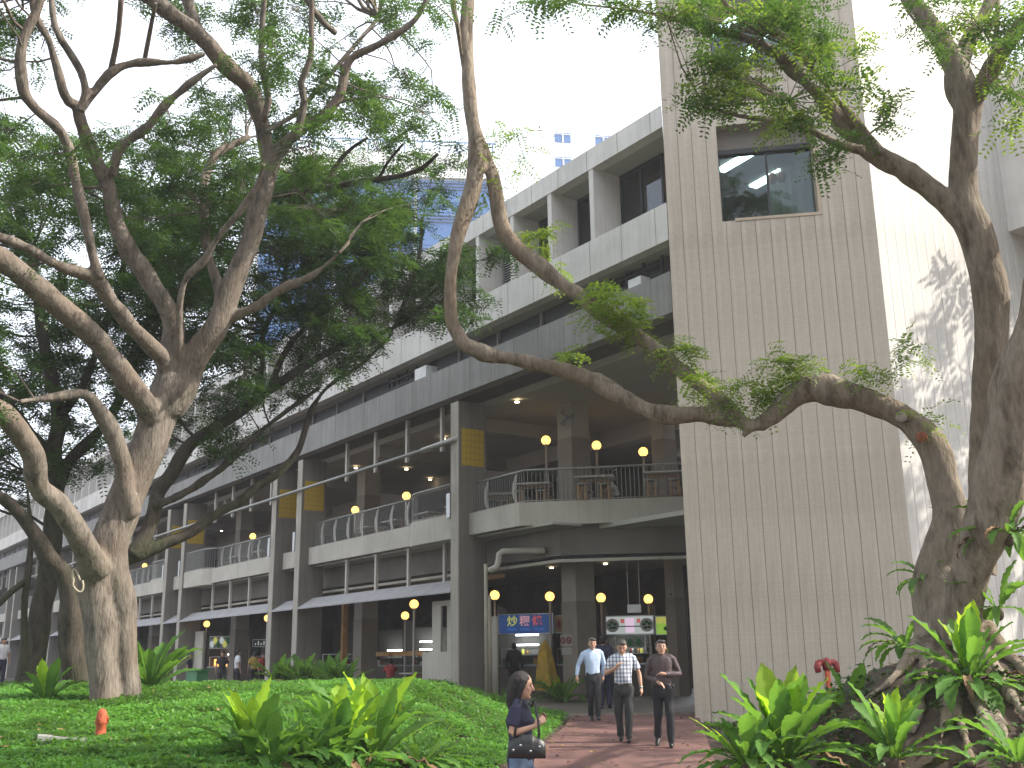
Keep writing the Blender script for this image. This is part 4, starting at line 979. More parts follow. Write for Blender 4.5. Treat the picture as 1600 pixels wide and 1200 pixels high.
# ------------------------------------------------------------------ signs
def board(x0, x1, y0, y1, d, mat, name, label, depth=.12, lit=0):
    """sign board whose face is turned like the tower front"""
    a = px(x0,y1,d); wd_ = (px(x1,y1,d)-a).length*1.0; hg = (px(x0,y0,d)-a).length
    root = empty(name, a, TROT, label, 'sign'); box('board', mat, root, 0, wd_, 0, depth, 0, hg)
    fr = MB(); fr.box(-.03,wd_+.03,-.015,depth,hg,hg+.03); fr.box(-.03,wd_+.03,-.015,depth,-.03,0); fr.box(-.03,0,-.015,depth,0,hg); fr.box(wd_,wd_+.03,-.015,depth,0,hg); fr.build('frame', M['steel'], root)
    return root, wd_, hg
def text(s, root, x, z, size, mat, wx=1.0, y=-.012, name='lettering', bold=.0):
    c = bpy.data.curves.new(name, 'FONT'); c.body = s; c.size = size; c.align_x = 'CENTER'; c.align_y = 'CENTER'; c.extrude = .004; c.offset = bold
    c.materials.append(mat); t_ = bpy.data.objects.new('t', c); COL.objects.link(t_); dg = bpy.context.evaluated_depsgraph_get(); dg.update()
    me = bpy.data.meshes.new_from_object(t_.evaluated_get(dg)); bpy.data.objects.remove(t_); me.name = name
    o = bpy.data.objects.new(name, me); COL.objects.link(o); o.parent = root; o.location = (x,y,z); o.rotation_euler = (R(90),0,0); o.scale = (wx,1,1); return o
M['sblue'] = glow('sign_blue', (.015,.06,.20), .2); M['sred'] = glow('sign_red', (.5,.07,.06), .25); M['syel'] = glow('sign_yellow', (.5,.5,.1), .25)
M['spink'] = glow('sign_pink', (.5,.26,.30), .25); M['slblue'] = glow('sign_light_blue', (.05,.15,.5), .25); M['swhite'] = glow('sign_white', (.42,.46,.45), .3)
M['sgreen'] = plain('sign_green', (.05,.20,.08), .6); M['slime'] = glow('sign_lime', (.25,.45,.05), .3); M['smag'] = glow('sign_magenta', (.6,.45,.58), .4); M['smenu'] = plain('menu_board', (.30,.33,.28), .6, var=.5, vs=9, bmp=0)
rt, sw, sh = board(780,864,961,990,35.5, M['sblue'], 'stall_sign', 'blue stall sign with yellow pink and red Chinese characters')
for i, (ch, mt) in enumerate((('炒','syel'),('粿','spink'),('條','sred'))): text(ch, rt, sw*(.25+.235*i), sh*.62, .36, M[mt], bold=.004, name='character')
for i, t_ in enumerate(('FRIED','KWAY','TEOW')): text(t_, rt, sw*(.24+.255*i), sh*.2, .125, M['slblue'], 1.0)
rt, sw, sh = board(948,1021,964,991,35.2, M['swhite'], 'stall_sign', 'lit white stall sign with round green food pictures at both ends')
for u in (.13,.87):
    MB().tube([(sw*u,-.02,sh*.5),(sw*u,-.005,sh*.5)], sh*.40, 18).build('plate_picture', M['white'], rt)
    for k in range(5):
        an = k*1.26+.4; MB().ell((sw*u+.12*math.cos(an)*.8,-.03,sh*.5+.12*math.sin(an)*.8),(.07,.012,.045),8,5).build('food_picture', M['sgreen'], rt)
for u, t_, mt in ((.33,'中','sred'),(.5,'大','smag'),(.67,'上','sred')): pass
MB().box(sw*.41,sw*.60,-.012,-.003,.04,sh-.05).build('light_patch', M['smag'], rt)
for u in (.31,.35,.66,.70): MB().box(sw*u,sw*u+.05,-.014,-.003,sh*.62,sh*.86).build('mark', M['sred'], rt)
MB().box(sw*.24,sw*.76,-.013,-.003,sh*.40,sh*.46).build('mark', M['sgreen'], rt)
rt, sw, sh = board(1026,1064,964,991,35.2, M['slime'], 'stall_sign', 'lime and yellow stall sign beside the inner right pillar')
MB().box(0,sw,-.012,-.003,sh*.62,sh).build('yellow_band', M['syel'], rt)
for u, wq in ((.45,.12),(.66,.1)): MB().ell((sw*u,-.015,sh*.32),(wq,.012,.08),8,5).build('leaf_picture', M['sgreen'], rt)
MB().add([(sw*.78,-.014,0),(sw,-.014,0),(sw,-.014,sh*.9),(sw*.85,-.014,sh*.5)],[(0,1,2,3)]).build('dark_corner', M['black'], rt)
rt, sw, sh = board(868,886,963,988,35.6, M['orange_wood'], 'stall_sign', 'dim maroon sign half hidden behind the square pillar')
for u in (.3,.7): MB().ell((sw*u,-.012,sh*.5),(.06,.01,.14),8,5).build('mark', M['redp'], rt)
rt, sw, sh = board(963,1008,994,1012,35.6, M['smenu'], 'menu_board', 'small menu board with green pictures under the lit white sign')
for u in (.25,.5,.78): MB().ell((sw*u,-.012,sh*.45),(.09,.01,.12),8,5).build('food_picture', M['sgreen'], rt)
rt, sw, sh = board(328,362,995,1013,58, M['smenu'], 'menu_board', 'lit colourful menu boards in the far left bay')
for k in range(6): MB().ell((sw*(.1+.16*k),-.02,sh*(.35+.3*(k%2))),(.13,.01,.18),7,5).build('food_picture', M[('swhite','syel','sgreen')[k%3]], rt)
rt, sw, sh = board(395,419,1000,1010,56, M['black'], 'menu_board', 'dark board with pale green characters near the paired pillars')
text('小', rt, sw*.3, sh*.5, .3, M['swhite']) if False else None
for k in range(4): MB().box(sw*(.15+.2*k),sw*(.22+.2*k),-.012,-.003,sh*.2,sh*(.5+.3*(k%2))).build('mark', M['swhite'], rt)
# notice on the square pillar
nb = px(889,1006,31.6)
ps, po = 1.2, -2.78
NT = empty('no_smoking_notice', bw(ps+.14, po+.34+.02, 1.68), BROT+math.pi, 'small notice with two red rings on the square pillar', 'sign')
box('plate', M['pillar'], NT, -.28,.28,-.01,.0,-.16,.16)
for u in (-.14,.14):
    P = [(u+.095*math.cos(a),-.02,.095*math.sin(a)) for a in [k*math.pi/8 for k in range(17)]]; MB().tube(P, .018, 5).build('red_ring', M['redp'], NT); MB().tube([(u-.06,-.02,.06),(u+.06,-.02,-.06)], .014, 5).build('red_bar', M['redp'], NT)
box('plate', M['soffit'], NT, -.24,.26,-.01,.0,-.42,-.22)
# box hanging on two rods at the entrance
p = px(991,951,30.5); hb = empty('hanging_light_box', p, TROT, 'pale box hanging on two long rods over the entrance', 'light box')
box('case', M['white'], hb, -.19,.19,-.06,.06,-.11,.11)
zt = 3.72*BS+BZ-p.z
for u in (-.16,.16): MB().cyl(u,0,.11,zt+.6,.012,6).build('rod', M['post'], hb)
# wall fans
def fan(x, y, d, rz, label, arm):
    p = px(x,y,d); f = empty('wall_fan', p, rz, label, 'fan', 'wall fans'); r = .3
    MB().tube([(0,.02,0),(0,.16,0)], [.09,.06], 10).build('motor', M['steel'], f, True)
    for k in range(3):
        a = k*2.094; c, s_ = math.cos(a), math.sin(a); b = MB().add([(c*.05,0,s_*.05),(c*.26-s_*.1,.03,s_*.26+c*.1),(c*.28,0,s_*.28),(c*.24+s_*.09,-.03,s_*.24-c*.09)],[(0,1,2,3)]); b.build('blade', M['grey_conc'], f)
    for rr in (.31,.2): MB().tube([(rr*math.cos(a),-.05 if rr < .3 else 0,rr*math.sin(a)) for a in [k*math.pi/10 for k in range(21)]], .008, 5).build('cage_ring', M['steel'], f)
    MB().tube([(0,.14,0),(0,.22,-.1),arm], .025, 6).build('arm', M['steel'], f)
fan(1056,938,34.5,.6,'grey wall fan on the inner right pillar downstairs',(.3,.4,-.12))
fan(884,652,32.2,-.5,'dim wall fan on the upstairs square pillar, left side',(.2,.3,0))
fan(1040,655,33,-.2,'dim wall fan upstairs close to the tower',(.3,.3,0))
# yellow draped cover
p = px(853,1080,32.5); dc = empty('draped_cover', (p.x,p.y,0), 0, 'tall yellow cloth cover draped over a stand beside the stall', 'cover')
mb = MB(); nn = 28; rings = [(.02,1.72,.0),(.07,1.66,.1),(.15,1.52,.15),(.2,1.3,.25),(.22,1.1,.3),(.26,.8,.35),(.29,.5,.35),(.32,.27,.4)]
v = []; f = []
for r_, z_, wv in rings:
    for k in range(nn):
        a = 2*math.pi*k/nn; rr = r_*(1+wv*.55*math.sin(5*a+z_*2)+wv*.25*math.sin(9*a+1)); v.append((rr*math.cos(a), rr*.8*math.sin(a), z_))
for j in range(len(rings)-1):
    for k in range(nn): f.append((j*nn+k,(j+1)*nn+k,(j+1)*nn+(k+1)%nn,j*nn+(k+1)%nn))
mb.add(v,f); M['ycloth'] = plain('yellow_cloth', (.48,.30,.045), .8, var=.25, vs=5); mb.build('cloth', M['ycloth'], dc, True); MB().cyl(0,0,0,1.6,.03).build('stand', M['steel'], dc)
# ------------------------------------------------------------------ stalls
M['warm'] = glow('warm_case', (1.0,.42,.10), .9)
def stall(x, d, wd_, label, seed, tubes=2, warm=False):
    p = px(x,1090,d); r = random.Random(seed); st = empty('food_stall', (p.x,p.y,0), TROT, label, 'stall', 'food stalls along the back')
    box('counter', M['inner'], st, 0, wd_, 0, .6, 0, .95); box('counter_top', M['steel'], st, -.03, wd_+.03, -.05, .65, .95, 1.0)
    box('back_panel', M['inner'], st, 0, wd_, 1.5, 1.56, 0, 2.6); box('side_panel', M['dark'], st, -.06, 0, 0, 1.5, 0, 2.9); box('side_panel', M['dark'], st, wd_, wd_+.06, 0, 1.5, 0, 2.9)
    gc = MB(); 
    for u in (.05,wd_-.1): gc.box(u,u+.04,.02,.06,1.0,1.5)
    gc.box(.05,wd_-.06,.02,.5,1.5,1.53); gc.build('display_case', M['steel'], st)
    for k in range(tubes): box('fluorescent_tube', M['tube'], st, wd_*.22, wd_*.22+.78, 1.0+.0*k, 1.05, 1.62+k*.33, 1.665+k*.33)
    if warm: box('heated_case', M['warm'], st, .3, 1.3, .1, .45, 1.02, 1.4)
    for k in range(9):
        u = r.uniform(.1,wd_-.1); h_ = r.uniform(.06,.22); MB().cyl(u, r.uniform(.15,.5), 1.0, 1.0+h_, r.uniform(.05,.1), 8).build('dish', M[r.choice(['steel','white','redp','orange_wood','sgreen'])], st, True)
    box('shelf', M['steel'], st, .1, wd_-.1, 1.2, 1.5, 1.3, 1.33)
    for k in range(7): u = r.uniform(.15,wd_-.2); MB().cyl(u,1.35,1.33,1.33+r.uniform(.1,.3),.05,8).build('jar', M[r.choice(['white','steel','redp','syel','orange_wood'])], st, True)
    return st
stall(781,36,1.75,'stall under the blue sign with two bright tubes',1)
stall(868,36.5,1.3,'dim stall behind the square pillar',2,0)
stall(948,36,1.6,'stall under the lit white sign',3,1)
stall(1024,36,1.1,'stall under the lime sign',4,0)
stall(575,50,2.6,'stall with a bright tube seen left of the low wall',5,1)
stall(630,47,2.0,'stall with tubes glimpsed through the screen frame',6,2)
stall(500,52,2.2,'dark stall behind the paired pillars of the first bay',7,0)
stall(322,62,3.0,'far stall under the colourful menu boards',8,1,True)
stall(388,60,2.5,'far stall under the dark menu board',9,1)
stall(205,78,3.0,'farthest lit stall, right of the big pale trunk',10,1)
# glowing woks or lamps in the far stall
# ------------------------------------------------------------------ tables and stools
tt = MB().prism([(-.55,-.4),(.55,-.4),(.55,.4),(-.55,.4)], .70, .745).mesh('table_top'); tt.materials.append(M['post'])
tl = MB().box(-.05,.05,-.05,.05,0,.70).mesh('leg'); M['wood'] = plain('table_wood', (.30,.19,.10), .6); tl.materials.append(M['wood'])
tr_ = MB().box(-.42,.42,-.03,.03,.62,.70).mesh('rail'); tr_.materials.append(M['wood'])
st_t = MB().cyl(0,0,.42,.46,.165,14).mesh('seat'); st_t.materials.append(M['grey_conc']); st_l = MB().box(-.022,.022,-.022,.022,0,.42).mesh('leg'); st_l.materials.append(M['wood'])
def stool(p, rz, label):
    o = empty('stool', p, rz, label, 'stool', 'stools around the tables'); link('seat', st_t, parent=o)
    for a in ((.1,.1),(-.1,.1),(-.1,-.1),(.1,-.1)): link('leg', st_l, parent=o).location = (*a,0)
def table(p, rz, where, ns=4):
    o = empty('table', p, rz, 'wooden table with a pale top '+where, 'table', 'tables of the food centre'); link('table_top', tt, parent=o); link('rail', tr_, parent=o)
    for a in ((-.4,0),(.4,0)): link('leg', tl, parent=o).location = (*a,0)
    m_ = Matrix.Rotation(rz,4,'Z')
    for k, a in enumerate(((-.32,-.68),(.32,-.66),(-.3,.7),(.34,.68))[:ns]):
        stool(Vector(p)+m_ @ Vector((*a,0)), rz, ('front left','front right','rear left','rear right')[k]+' stool at the table '+where.replace('on the ground floor','downstairs'))
F1 = FLZ[1]
for (x,y,w_) in ((1036,739,'upstairs closest to the tower'),(930,746,'upstairs below the lamp by the square pillar'),(833,757,'upstairs at the bend of the railing'),(778,773,'upstairs beside the yellow-tiled pillar')): q = px_z(x,y,F1+.745); table((q.x,q.y,F1), TROT, w_)
for i, (s, o_) in enumerate(((5.2,-1.4),(7.4,-1.5),(9.6,-1.5),(11.8,-1.6),(18.2,-1.5),(21.5,-1.5),(24.5,-1.5))):
    table(tuple(bw(s,o_,5.22)), BROT, ('behind the rounded balcony bay','left of the rounded balcony bay','in the middle of the straight balcony','beside the left end of the straight balcony','upstairs, right part of the second bay','upstairs, middle of the second bay','upstairs by the second rounded bay')[i], 3)
for i, (s, o_) in enumerate(((7.5,-2.6),(10.5,-2.8),(18.5,-2.4),(22.0,-2.6))): table(tuple(Vector(bw(s,o_,0))*1.0+Vector((0,0,-BZ))), BROT, ('on the ground floor behind the bed ferns','downstairs under the first awning','on the ground floor right in the second bay','on the ground floor left in the second bay')[i], 3)
gb = onground(305, 40); o = tag(MB().box(-.55,.55,-.2,.2,0,.45).box(-.6,.6,-.25,.25,.45,.52).build('planter', M['sgreen']), 'small green planter box at the lawn edge by the second bay', 'planter'); o.location = gb; o.rotation_euler = (0,0,BROT)
# ------------------------------------------------------------------ trees of the same lawn behind the viewer (they shade and are mirrored in the windows)
def plain_tree(loc, h, rad, label, seed, nt_=260):
    t = Tree(label, M['bark_dark']); r = random.Random(seed); b = Vector(loc)
    t.limb3([(b,.45),(b+Vector((.3,.1,h*.25)),.36),(b+Vector((.1,.4,h*.5)),.28),(b+Vector((.4,0,h*.75)),.12)])
    for k in range(7):
        a = k*.9; e = b+Vector((math.cos(a)*rad*.7, math.sin(a)*rad*.7, h*.8+r.uniform(-1,1.5))); t.limb3([(b+Vector((.2,.2,h*.35)),.2),(b.lerp(e,.5)+Vector((0,0,h*.25)),.13),(e,.05)])
    T = []
    while len(T) < nt_:
        v = Vector((r.uniform(-1,1),r.uniform(-1,1),r.uniform(-1,1)))
        if v.length > 1: continue
        T.append(b+Vector((v.x*rad, v.y*rad, h*.85+v.z*h*.25)))
    t.finish(.08, tuple(b), [M['leaf_dark'], M['leaf_mid']], T, .14, .9, 7)
plain_tree((-3,-9,-1.05), 26, 11, 'tall spreading tree behind the viewer', 1, 620)
plain_tree((12,-12,-1.05), 24, 9, 'second tall tree behind the viewer to the right', 2, 420)
plain_tree((-18,-8,-1.05), 22, 9, 'third tall tree behind the viewer to the left', 3, 300)
plain_tree((20.5,23,-.3), 16, 5.5, 'tree standing off to the right of the tower wing', 4, 95)

LN = empty('lantern', Vector((TX,TY,0))+Vector((.9856,-.169,0))*2.75+Vector((.169,.9856,0))*1.3+Vector((0,0,12.95)), TROT, 'dim orange paper lantern hanging inside the tower window', 'lantern')
M['lantern'] = plain('orange_paper', (.45,.13,.05), .7)
for u in (-.1,.12): MB().ell((u,0,-.1),(.12,.12,.15),10,8).build('shade', M['lantern'], LN, True)
MB().cyl(0,0,.0,.4,.01,5).build('cord', M['black'], LN)
# ------------------------------------------------------------------ people
def loft(mb, rings, n=16):
    """closed body of elliptical rings: (centre, rx, ry)"""
    v = []; f = []
    for c, rx, ry in rings:
        for k in range(n):
            a = 2*math.pi*k/n; ca, sa = math.cos(a), math.sin(a)
            v.append((c[0]+rx*math.copysign(abs(ca)**.85, ca), c[1]+ry*math.copysign(abs(sa)**.85, sa), c[2]))
    for j in range(len(rings)-1):
        for k in range(n): f.append((j*n+k, j*n+(k+1)%n, (j+1)*n+(k+1)%n, (j+1)*n+k))
    f.append(tuple(range(n-1,-1,-1))); m_ = (len(rings)-1)*n; f.append(tuple(range(m_, m_+n))); mb.add(v, f)
M['skin'] = plain('skin', (.46,.27,.19), .55, var=.08, vs=9, bmp=.05)
M['skin2'] = plain('skin_tanned', (.36,.20,.13), .55, var=.08, vs=9, bmp=.05)
M['hair'] = plain('black_hair', (.014,.011,.010), .62, var=.4, vs=30, bmp=.5)
M['ghair'] = plain('greying_hair', (.05,.045,.04), .5, var=.5, vs=25)
M['lip'] = plain('lips', (.33,.12,.10), .5); M['eye'] = plain('eyes', (.012,.01,.009), .3)
M['cl_blue'] = plain('light_blue_cotton', (.40,.50,.66), .85, var=.05, vs=4, bmp=.25)
M['cl_dark'] = plain('dark_trousers', (.020,.020,.024), .85, var=.2, vs=5, bmp=.25)
M['cl_grey'] = plain('charcoal_trousers', (.035,.037,.038), .85, var=.2, vs=5, bmp=.25)
M['cl_brown'] = plain('brown_shirt', (.075,.052,.055), .7, var=.12, vs=5, bmp=.25)
M['cl_navy'] = plain('navy_cotton', (.025,.027,.055), .85, var=.12, vs=5, bmp=.25)
M['cl_jean'] = plain('denim', (.12,.18,.27), .85, var=.25, vs=6, bmp=.3)
M['cl_white'] = plain('white_cotton', (.55,.55,.56), .85, var=.05, vs=4)
M['cl_yel'] = plain('mustard_cotton', (.40,.27,.06), .85); M['cl_red'] = plain('red_cotton', (.38,.05,.05), .85)
M['leather'] = plain('black_leather', (.012,.012,.013), .38, var=.3, vs=8, bmp=.3, spec=.5)
def plaidmat():
    m, nt, bs = newmat('plaid_cotton'); tc = nt.nodes.new('ShaderNodeTexCoord'); sp = nt.nodes.new('ShaderNodeSeparateXYZ'); nt.links.new(tc.outputs['Object'], sp.inputs[0])
    def band(sock, k, w_):
        a = nt.nodes.new('ShaderNodeMath'); a.operation = 'MULTIPLY'; a.inputs[1].default_value = k; nt.links.new(sock, a.inputs[0])
        b = nt.nodes.new('ShaderNodeMath'); b.operation = 'FRACT'; nt.links.new(a.outputs[0], b.inputs[0])
        c = nt.nodes.new('ShaderNodeMath'); c.operation = 'LESS_THAN'; c.inputs[1].default_value = w_; nt.links.new(b.outputs[0], c.inputs[0]); return c.outputs[0]
    c1 = mixc(nt, band(sp.outputs[0], 17, .38), (.66,.67,.68), (.20,.24,.33)); c2 = mixc(nt, band(sp.outputs[2], 15, .34), (1,1,1), (.42,.47,.58))
    nt.links.new(mixc(nt, 1.0, c1, c2, 'MULTIPLY'), bs.inputs['Base Color']); bs.inputs['Roughness'].default_value = .85; return m
M['cl_plaid'] = plaidmat()
def V3(t): return Vector(t)
def hand(mb, wrist, d, palm_n, side, k=1.0, curl=.5):
    """palm with four bent fingers and a thumb; d points along the palm"""
    d = V3(d).normalized(); n = V3(palm_n); n = (n-d*n.dot(d)).normalized(); b = d.cross(n)*side
    w_ = V3(wrist); mb.tube([w_-d*.02, w_+d*.02*k, w_+d*.05*k, w_+d*.085*k], [.024*k,.028*k,.034*k,.030*k], 8)
    for i, (o, L) in enumerate(((-.030,.068),(-.010,.076),(.010,.072),(.028,.056))):
        p0 = w_+d*.06*k+b*o*k; p1 = w_+d*.095*k+b*o*1.12*k; c = curl*1.3
        p2 = p1+(d*math.cos(c*.6)-n*math.sin(c*.6)*-1)*L*.5*k; p3 = p2+(d*math.cos(c*1.5)+n*math.sin(c*1.5))*L*.5*k
        mb.tube([p0,p1,p2,p3], [.0095*k,.0095*k,.0088*k,.0065*k], 6)
    t0 = w_+d*.025*k-b*.025*k; mb.tube([t0, t0+d*.03*k-b*.025*k+n*.012, t0+d*.062*k-b*.03*k+n*.03], [.013*k,.011*k,.008*k], 6)
def person(label, loc, rz, H=1.70, pose=None, shirt='cl_blue', pants='cl_dark', sleeve='long', skin='skin', hair='hair', female=False, voxel=.011, group=None, face=True, seated=False, tuck=True, belly=0):
    k = H/1.72; q = dict(hipL=(.09,0,.90), hipR=(-.09,0,.90), kneeL=(.10,-.02,.49), kneeR=(-.10,-.02,.49), ankL=(.10,.02,.09), ankR=(-.10,.02,.09),
        shL=(.175,0,1.425), shR=(-.175,0,1.425), elL=(.25,.02,1.13), elR=(-.25,.02,1.13), wrL=(.26,-.06,.88), wrR=(-.26,-.06,.88), head=(0,-.02,1.60), yaw=0, nod=0,
        hdL=(0,-.15,-1), hdR=(0,-.15,-1), toeL=(.02,-1,0), toeR=(-.02,-1,0), lean=0)
    q.update(pose or {})
    j = {a: (V3(b)*k if isinstance(b, tuple) and a[:2] not in ('hd','to') else b) for a, b in q.items()}
    for a in ('hdL','hdR','toeL','toeR'): j[a] = V3(q[a])
    root = empty('person', loc, rz, label, 'person', group)
    pel = (j['hipL']+j['hipR'])/2; sh = (j['shL']+j['shR'])/2; hc = j['head']
    fs = .92 if female else 1.0
    def torso(mb, g, t0=-1):
        a, b = pel-Vector((0,0,.05*k)), sh
        prof = [(-.02,.135,.10),(.10,.150,.110),(.25,.148,.112+belly*.4),(.42,.140,.112+belly),(.6,.152,.118+belly*.5),(.78,.170,.120),(.9,.178,.108),(1.0,.150,.090),(1.07,.085,.07)]
        if female: prof = [(-.02,.145,.11),(.10,.155,.12),(.25,.14,.105),(.42,.118,.095),(.6,.130,.110),(.74,.145,.135),(.88,.150,.100),(1.0,.135,.080),(1.07,.07,.06)]
        loft(mb, [(a.lerp(b,t)+Vector((0,-(belly*.5 if .2 < t < .7 else 0)*k,0)), (rx+g)*k, (ry+g)*k) for t, rx, ry in ([(t0, prof[1][1], prof[1][2])] if t0 > 0 else [])+[q_ for q_ in prof if q_[0] > t0]])
    b = MB(); torso(b, -.012)
    nb = sh+Vector((0,.005,.03*k)); b.tube([sh, nb+Vector((0,-.0,.03*k)), hc-Vector((0,-.012,.06*k))], [.075*k*fs,.056*k*fs,.052*k*fs], 10)
    rot = Matrix.Rotation(j['yaw'],3,'Z') @ Matrix.Rotation(j['nod'],3,'X')
    hs = 1.08*k; kh = 1.08*k
    b.ell(hc+rot@Vector((0,.006,.018))*kh, (.077*hs,.094*hs,.098*hs), 18, 12, rot)         # cranium
    b.ell(hc+rot@Vector((0,-.022,-.05))*kh, (.058*hs,.066*hs,.072*hs), 14, 10, rot)        # jaw
    b.ell(hc+rot@Vector((0,-.075,-.102))*kh, (.022*hs,.018*hs,.016*hs), 8, 6, rot)         # chin
    b.tube([hc+rot@Vector((0,-.088,.012))*kh, hc+rot@Vector((0,-.108,-.028))*kh, hc+rot@Vector((0,-.095,-.04))*kh], [.009*k,.015*k,.013*k], 8)   # nose
    for sx in (-1,1):
        b.ell(hc+rot@Vector((sx*.079,.008,-.015))*kh, (.010*k,.020*k,.030*k), 8, 6, rot); b.ell(hc+rot@Vector((sx*.042,-.062,-.022))*kh, (.022*k,.02*k,.022*k), 8, 6, rot)
    for s_, sx in (('L',1),('R',-1)):
        b.tube([j['sh'+s_]-Vector((sx*.04*k,0,0)), j['sh'+s_], (j['sh'+s_]).lerp(j['el'+s_],.5), j['el'+s_]], [.042*k,.045*k*fs,.040*k*fs,.036*k*fs], 10)
        b.tube([j['el'+s_], j['el'+s_].lerp(j['wr'+s_],.3), j['wr'+s_]], [.038*k*fs,.038*k*fs,.025*k*fs], 10)
        pn = Vector((-sx,0,0)); hand(b, j['wr'+s_], j['hd'+s_], pn if abs(j['hd'+s_].normalized().x) < .8 else Vector((0,0,-1)), sx, k*(.92 if female else 1.0))
        b.tube([j['hip'+s_]+Vector((0,0,.02)), j['hip'+s_].lerp(j['knee'+s_],.5), j['knee'+s_]], [.082*k,.07*k,.052*k], 10)
        b.tube([j['knee'+s_], j['knee'+s_].lerp(j['ank'+s_],.35), j['ank'+s_]], [.052*k,.054*k,.035*k], 10)
        t = j['toe'+s_].normalized(); b.tube([j['ank'+s_]-t*.03*k-Vector((0,0,.03)), j['ank'+s_]+t*.1*k-Vector((0,0,.055*k))], [.035*k,.03*k], 8)
    link('body', remesh(b, 'body', voxel, 2, .4), M[skin], root, True)
    # shirt
    s = MB(); torso(s, .012 if tuck else .014, .20 if tuck else -1)
    if not tuck: loft(s, [(pel+Vector((0,0,-.09*k)),.165*k,.125*k),(pel+Vector((0,0,.05*k)),.162*k,.122*k)])
    for s_, sx in (('L',1),('R',-1)):
        S, E_, W_ = j['sh'+s_], j['el'+s_], j['wr'+s_]
        s.ell(S+Vector((-sx*.015*k,0,-.005*k)), (.060*k,.058*k,.052*k), 10, 8); s.tube([sh+Vector((sx*.04*k,.01,.045*k)), S+Vector((-sx*.01*k,0,.005*k))], [.052*k,.05*k], 10)
        if sleeve == 'short': e = S.lerp(E_,.72); s.tube([S, S.lerp(e,.6), e], [.062*k*fs,.066*k*fs,.070*k*fs], 12)
        else: s.tube([S, S.lerp(E_,.5), E_, E_.lerp(W_,.5), W_-(W_-E_).normalized()*(.01 if sleeve == 'long' else .09)], [.062*k*fs,.058*k,.052*k,.047*k,.038*k], 12)
    s.tube([sh+Vector((0,0,.0*k)), sh+Vector((0,-.004,.068*k))], [.09*k*fs,.064*k*fs], 12)
    me = remesh(s, 'shirt', voxel*1.1, 2, .4); wr_(me, .011*k, 10); link('shirt', me, M[shirt], root, True)
    if sleeve != 'tee' and tuck:
        for sx in (-1,1): MB().add([V3((sx*.012*k,-.062*k,1.462*k)),V3((sx*.07*k,-.035*k,1.49*k)),V3((sx*.075*k,-.075*k,1.43*k)),V3((sx*.03*k,-.115*k,1.40*k)),V3((sx*.012*k,-.07*k,1.452*k)),V3((sx*.07*k,-.045*k,1.48*k)),V3((sx*.075*k,-.082*k,1.42*k)),V3((sx*.03*k,-.122*k,1.39*k))],[(0,1,2,3),(7,6,5,4),(0,4,5,1),(1,5,6,2),(2,6,7,3),(3,7,4,0)]).build('collar', M[shirt], root)
    # trousers
    t = MB(); loft(t, [(pel+Vector((0,0,z*k)), rx*k, ry*k) for z, rx, ry in ((-.12,.14,.105),(-.04,.168,.125),(.03,.165,.124+belly*.3),(.085,.155,.118+belly*.5))])
    for s_ in 'LR':
        Hh, K, A_ = j['hip'+s_], j['knee'+s_], j['ank'+s_]; t.tube([Hh+Vector((0,0,.02*k)), Hh.lerp(K,.45), K, K.lerp(A_,.5), A_.lerp(K,-.02)], [.100*k,.088*k,.072*k,.068*k,.064*k], 12)
    me = remesh(t, 'trousers', voxel*1.1, 2, .4); wr_(me, .012*k, 8); link('trousers', me, M[pants], root, True)
    if tuck: loft_b = MB(); loft(loft_b, [(pel+Vector((0,0,.07*k)), .160*k, (.122+belly*.5)*k),(pel+Vector((0,0,.105*k)), .158*k, (.120+belly*.5)*k)], 18); loft_b.build('belt', M['leather'], root, True)
    for s_ in 'LR':
        a, tt_ = j['ank'+s_], j['toe'+s_].normalized(); sb = MB()
        sb.tube([a-tt_*.07*k-Vector((0,0,.045*k)), a-tt_*.02*k-Vector((0,0,.03*k)), a+tt_*.06*k-Vector((0,0,.048*k)), a+tt_*.14*k-Vector((0,0,.058*k)), a+tt_*.185*k-Vector((0,0,.066*k))], [.036*k,.047*k,.043*k,.038*k,.018*k], 10)
        sb.build('shoe', M['leather'], root, True)
    # hair and face
    k0 = k; k = kh
    hb = MB()
    if female:
        hb.ell(hc+rot@Vector((0,.022,.035))*k, (.086*k,.100*k,.095*k), 18, 12, rot)
        hb.tube([hc+rot@Vector((0,.05,.03))*k, hc+rot@Vector((0,.065,-.08))*k, hc+rot@Vector((0,.065,-.17))*k, hc+rot@Vector((0,.055,-.24))*k], [.078*k,.078*k,.070*k,.042*k], 12)
        for sx in (-1,1): hb.tube([hc+rot@Vector((sx*.065,-.02,.05))*k, hc+rot@Vector((sx*.083,.0,-.03))*k, hc+rot@Vector((sx*.078,.02,-.13))*k], [.028*k,.026*k,.020*k], 8)
    else:
        hb.ell(hc+rot@Vector((0,.024,.036))*k, (.083*k,.096*k,.092*k), 18, 12, rot); hb.ell(hc+rot@Vector((.01,-.058,.082))*k, (.066*k,.04*k,.030*k), 12, 8, rot)
        hb.ell(hc+rot@Vector((0,.05,-.03))*k, (.07*k,.05*k,.06*k), 12, 8, rot)
    me = remesh(hb, 'hair', voxel, 1, .4); wr_(me, .006, 40); link('hair', me, M[hair], root, True)
    if face:
        for sx in (-1,1):
            o = MB().ell(hc+rot@Vector((sx*.031,-.083,.006))*k, (.013*k,.006*k,.006*k), 8, 6, rot).build('eye', M['eye'], root, True)
            MB().ell(hc+rot@Vector((sx*.032,-.088,.028))*k, (.018*k,.006*k,.004*k), 8, 5, rot).build('eyebrow', M[hair], root, True)
        MB().ell(hc+rot@Vector((0,-.088,-.066))*k, (.022*k,.007*k,.006*k), 10, 6, rot).build('mouth', M['lip'], root, True)
    return root, j, k0, rot
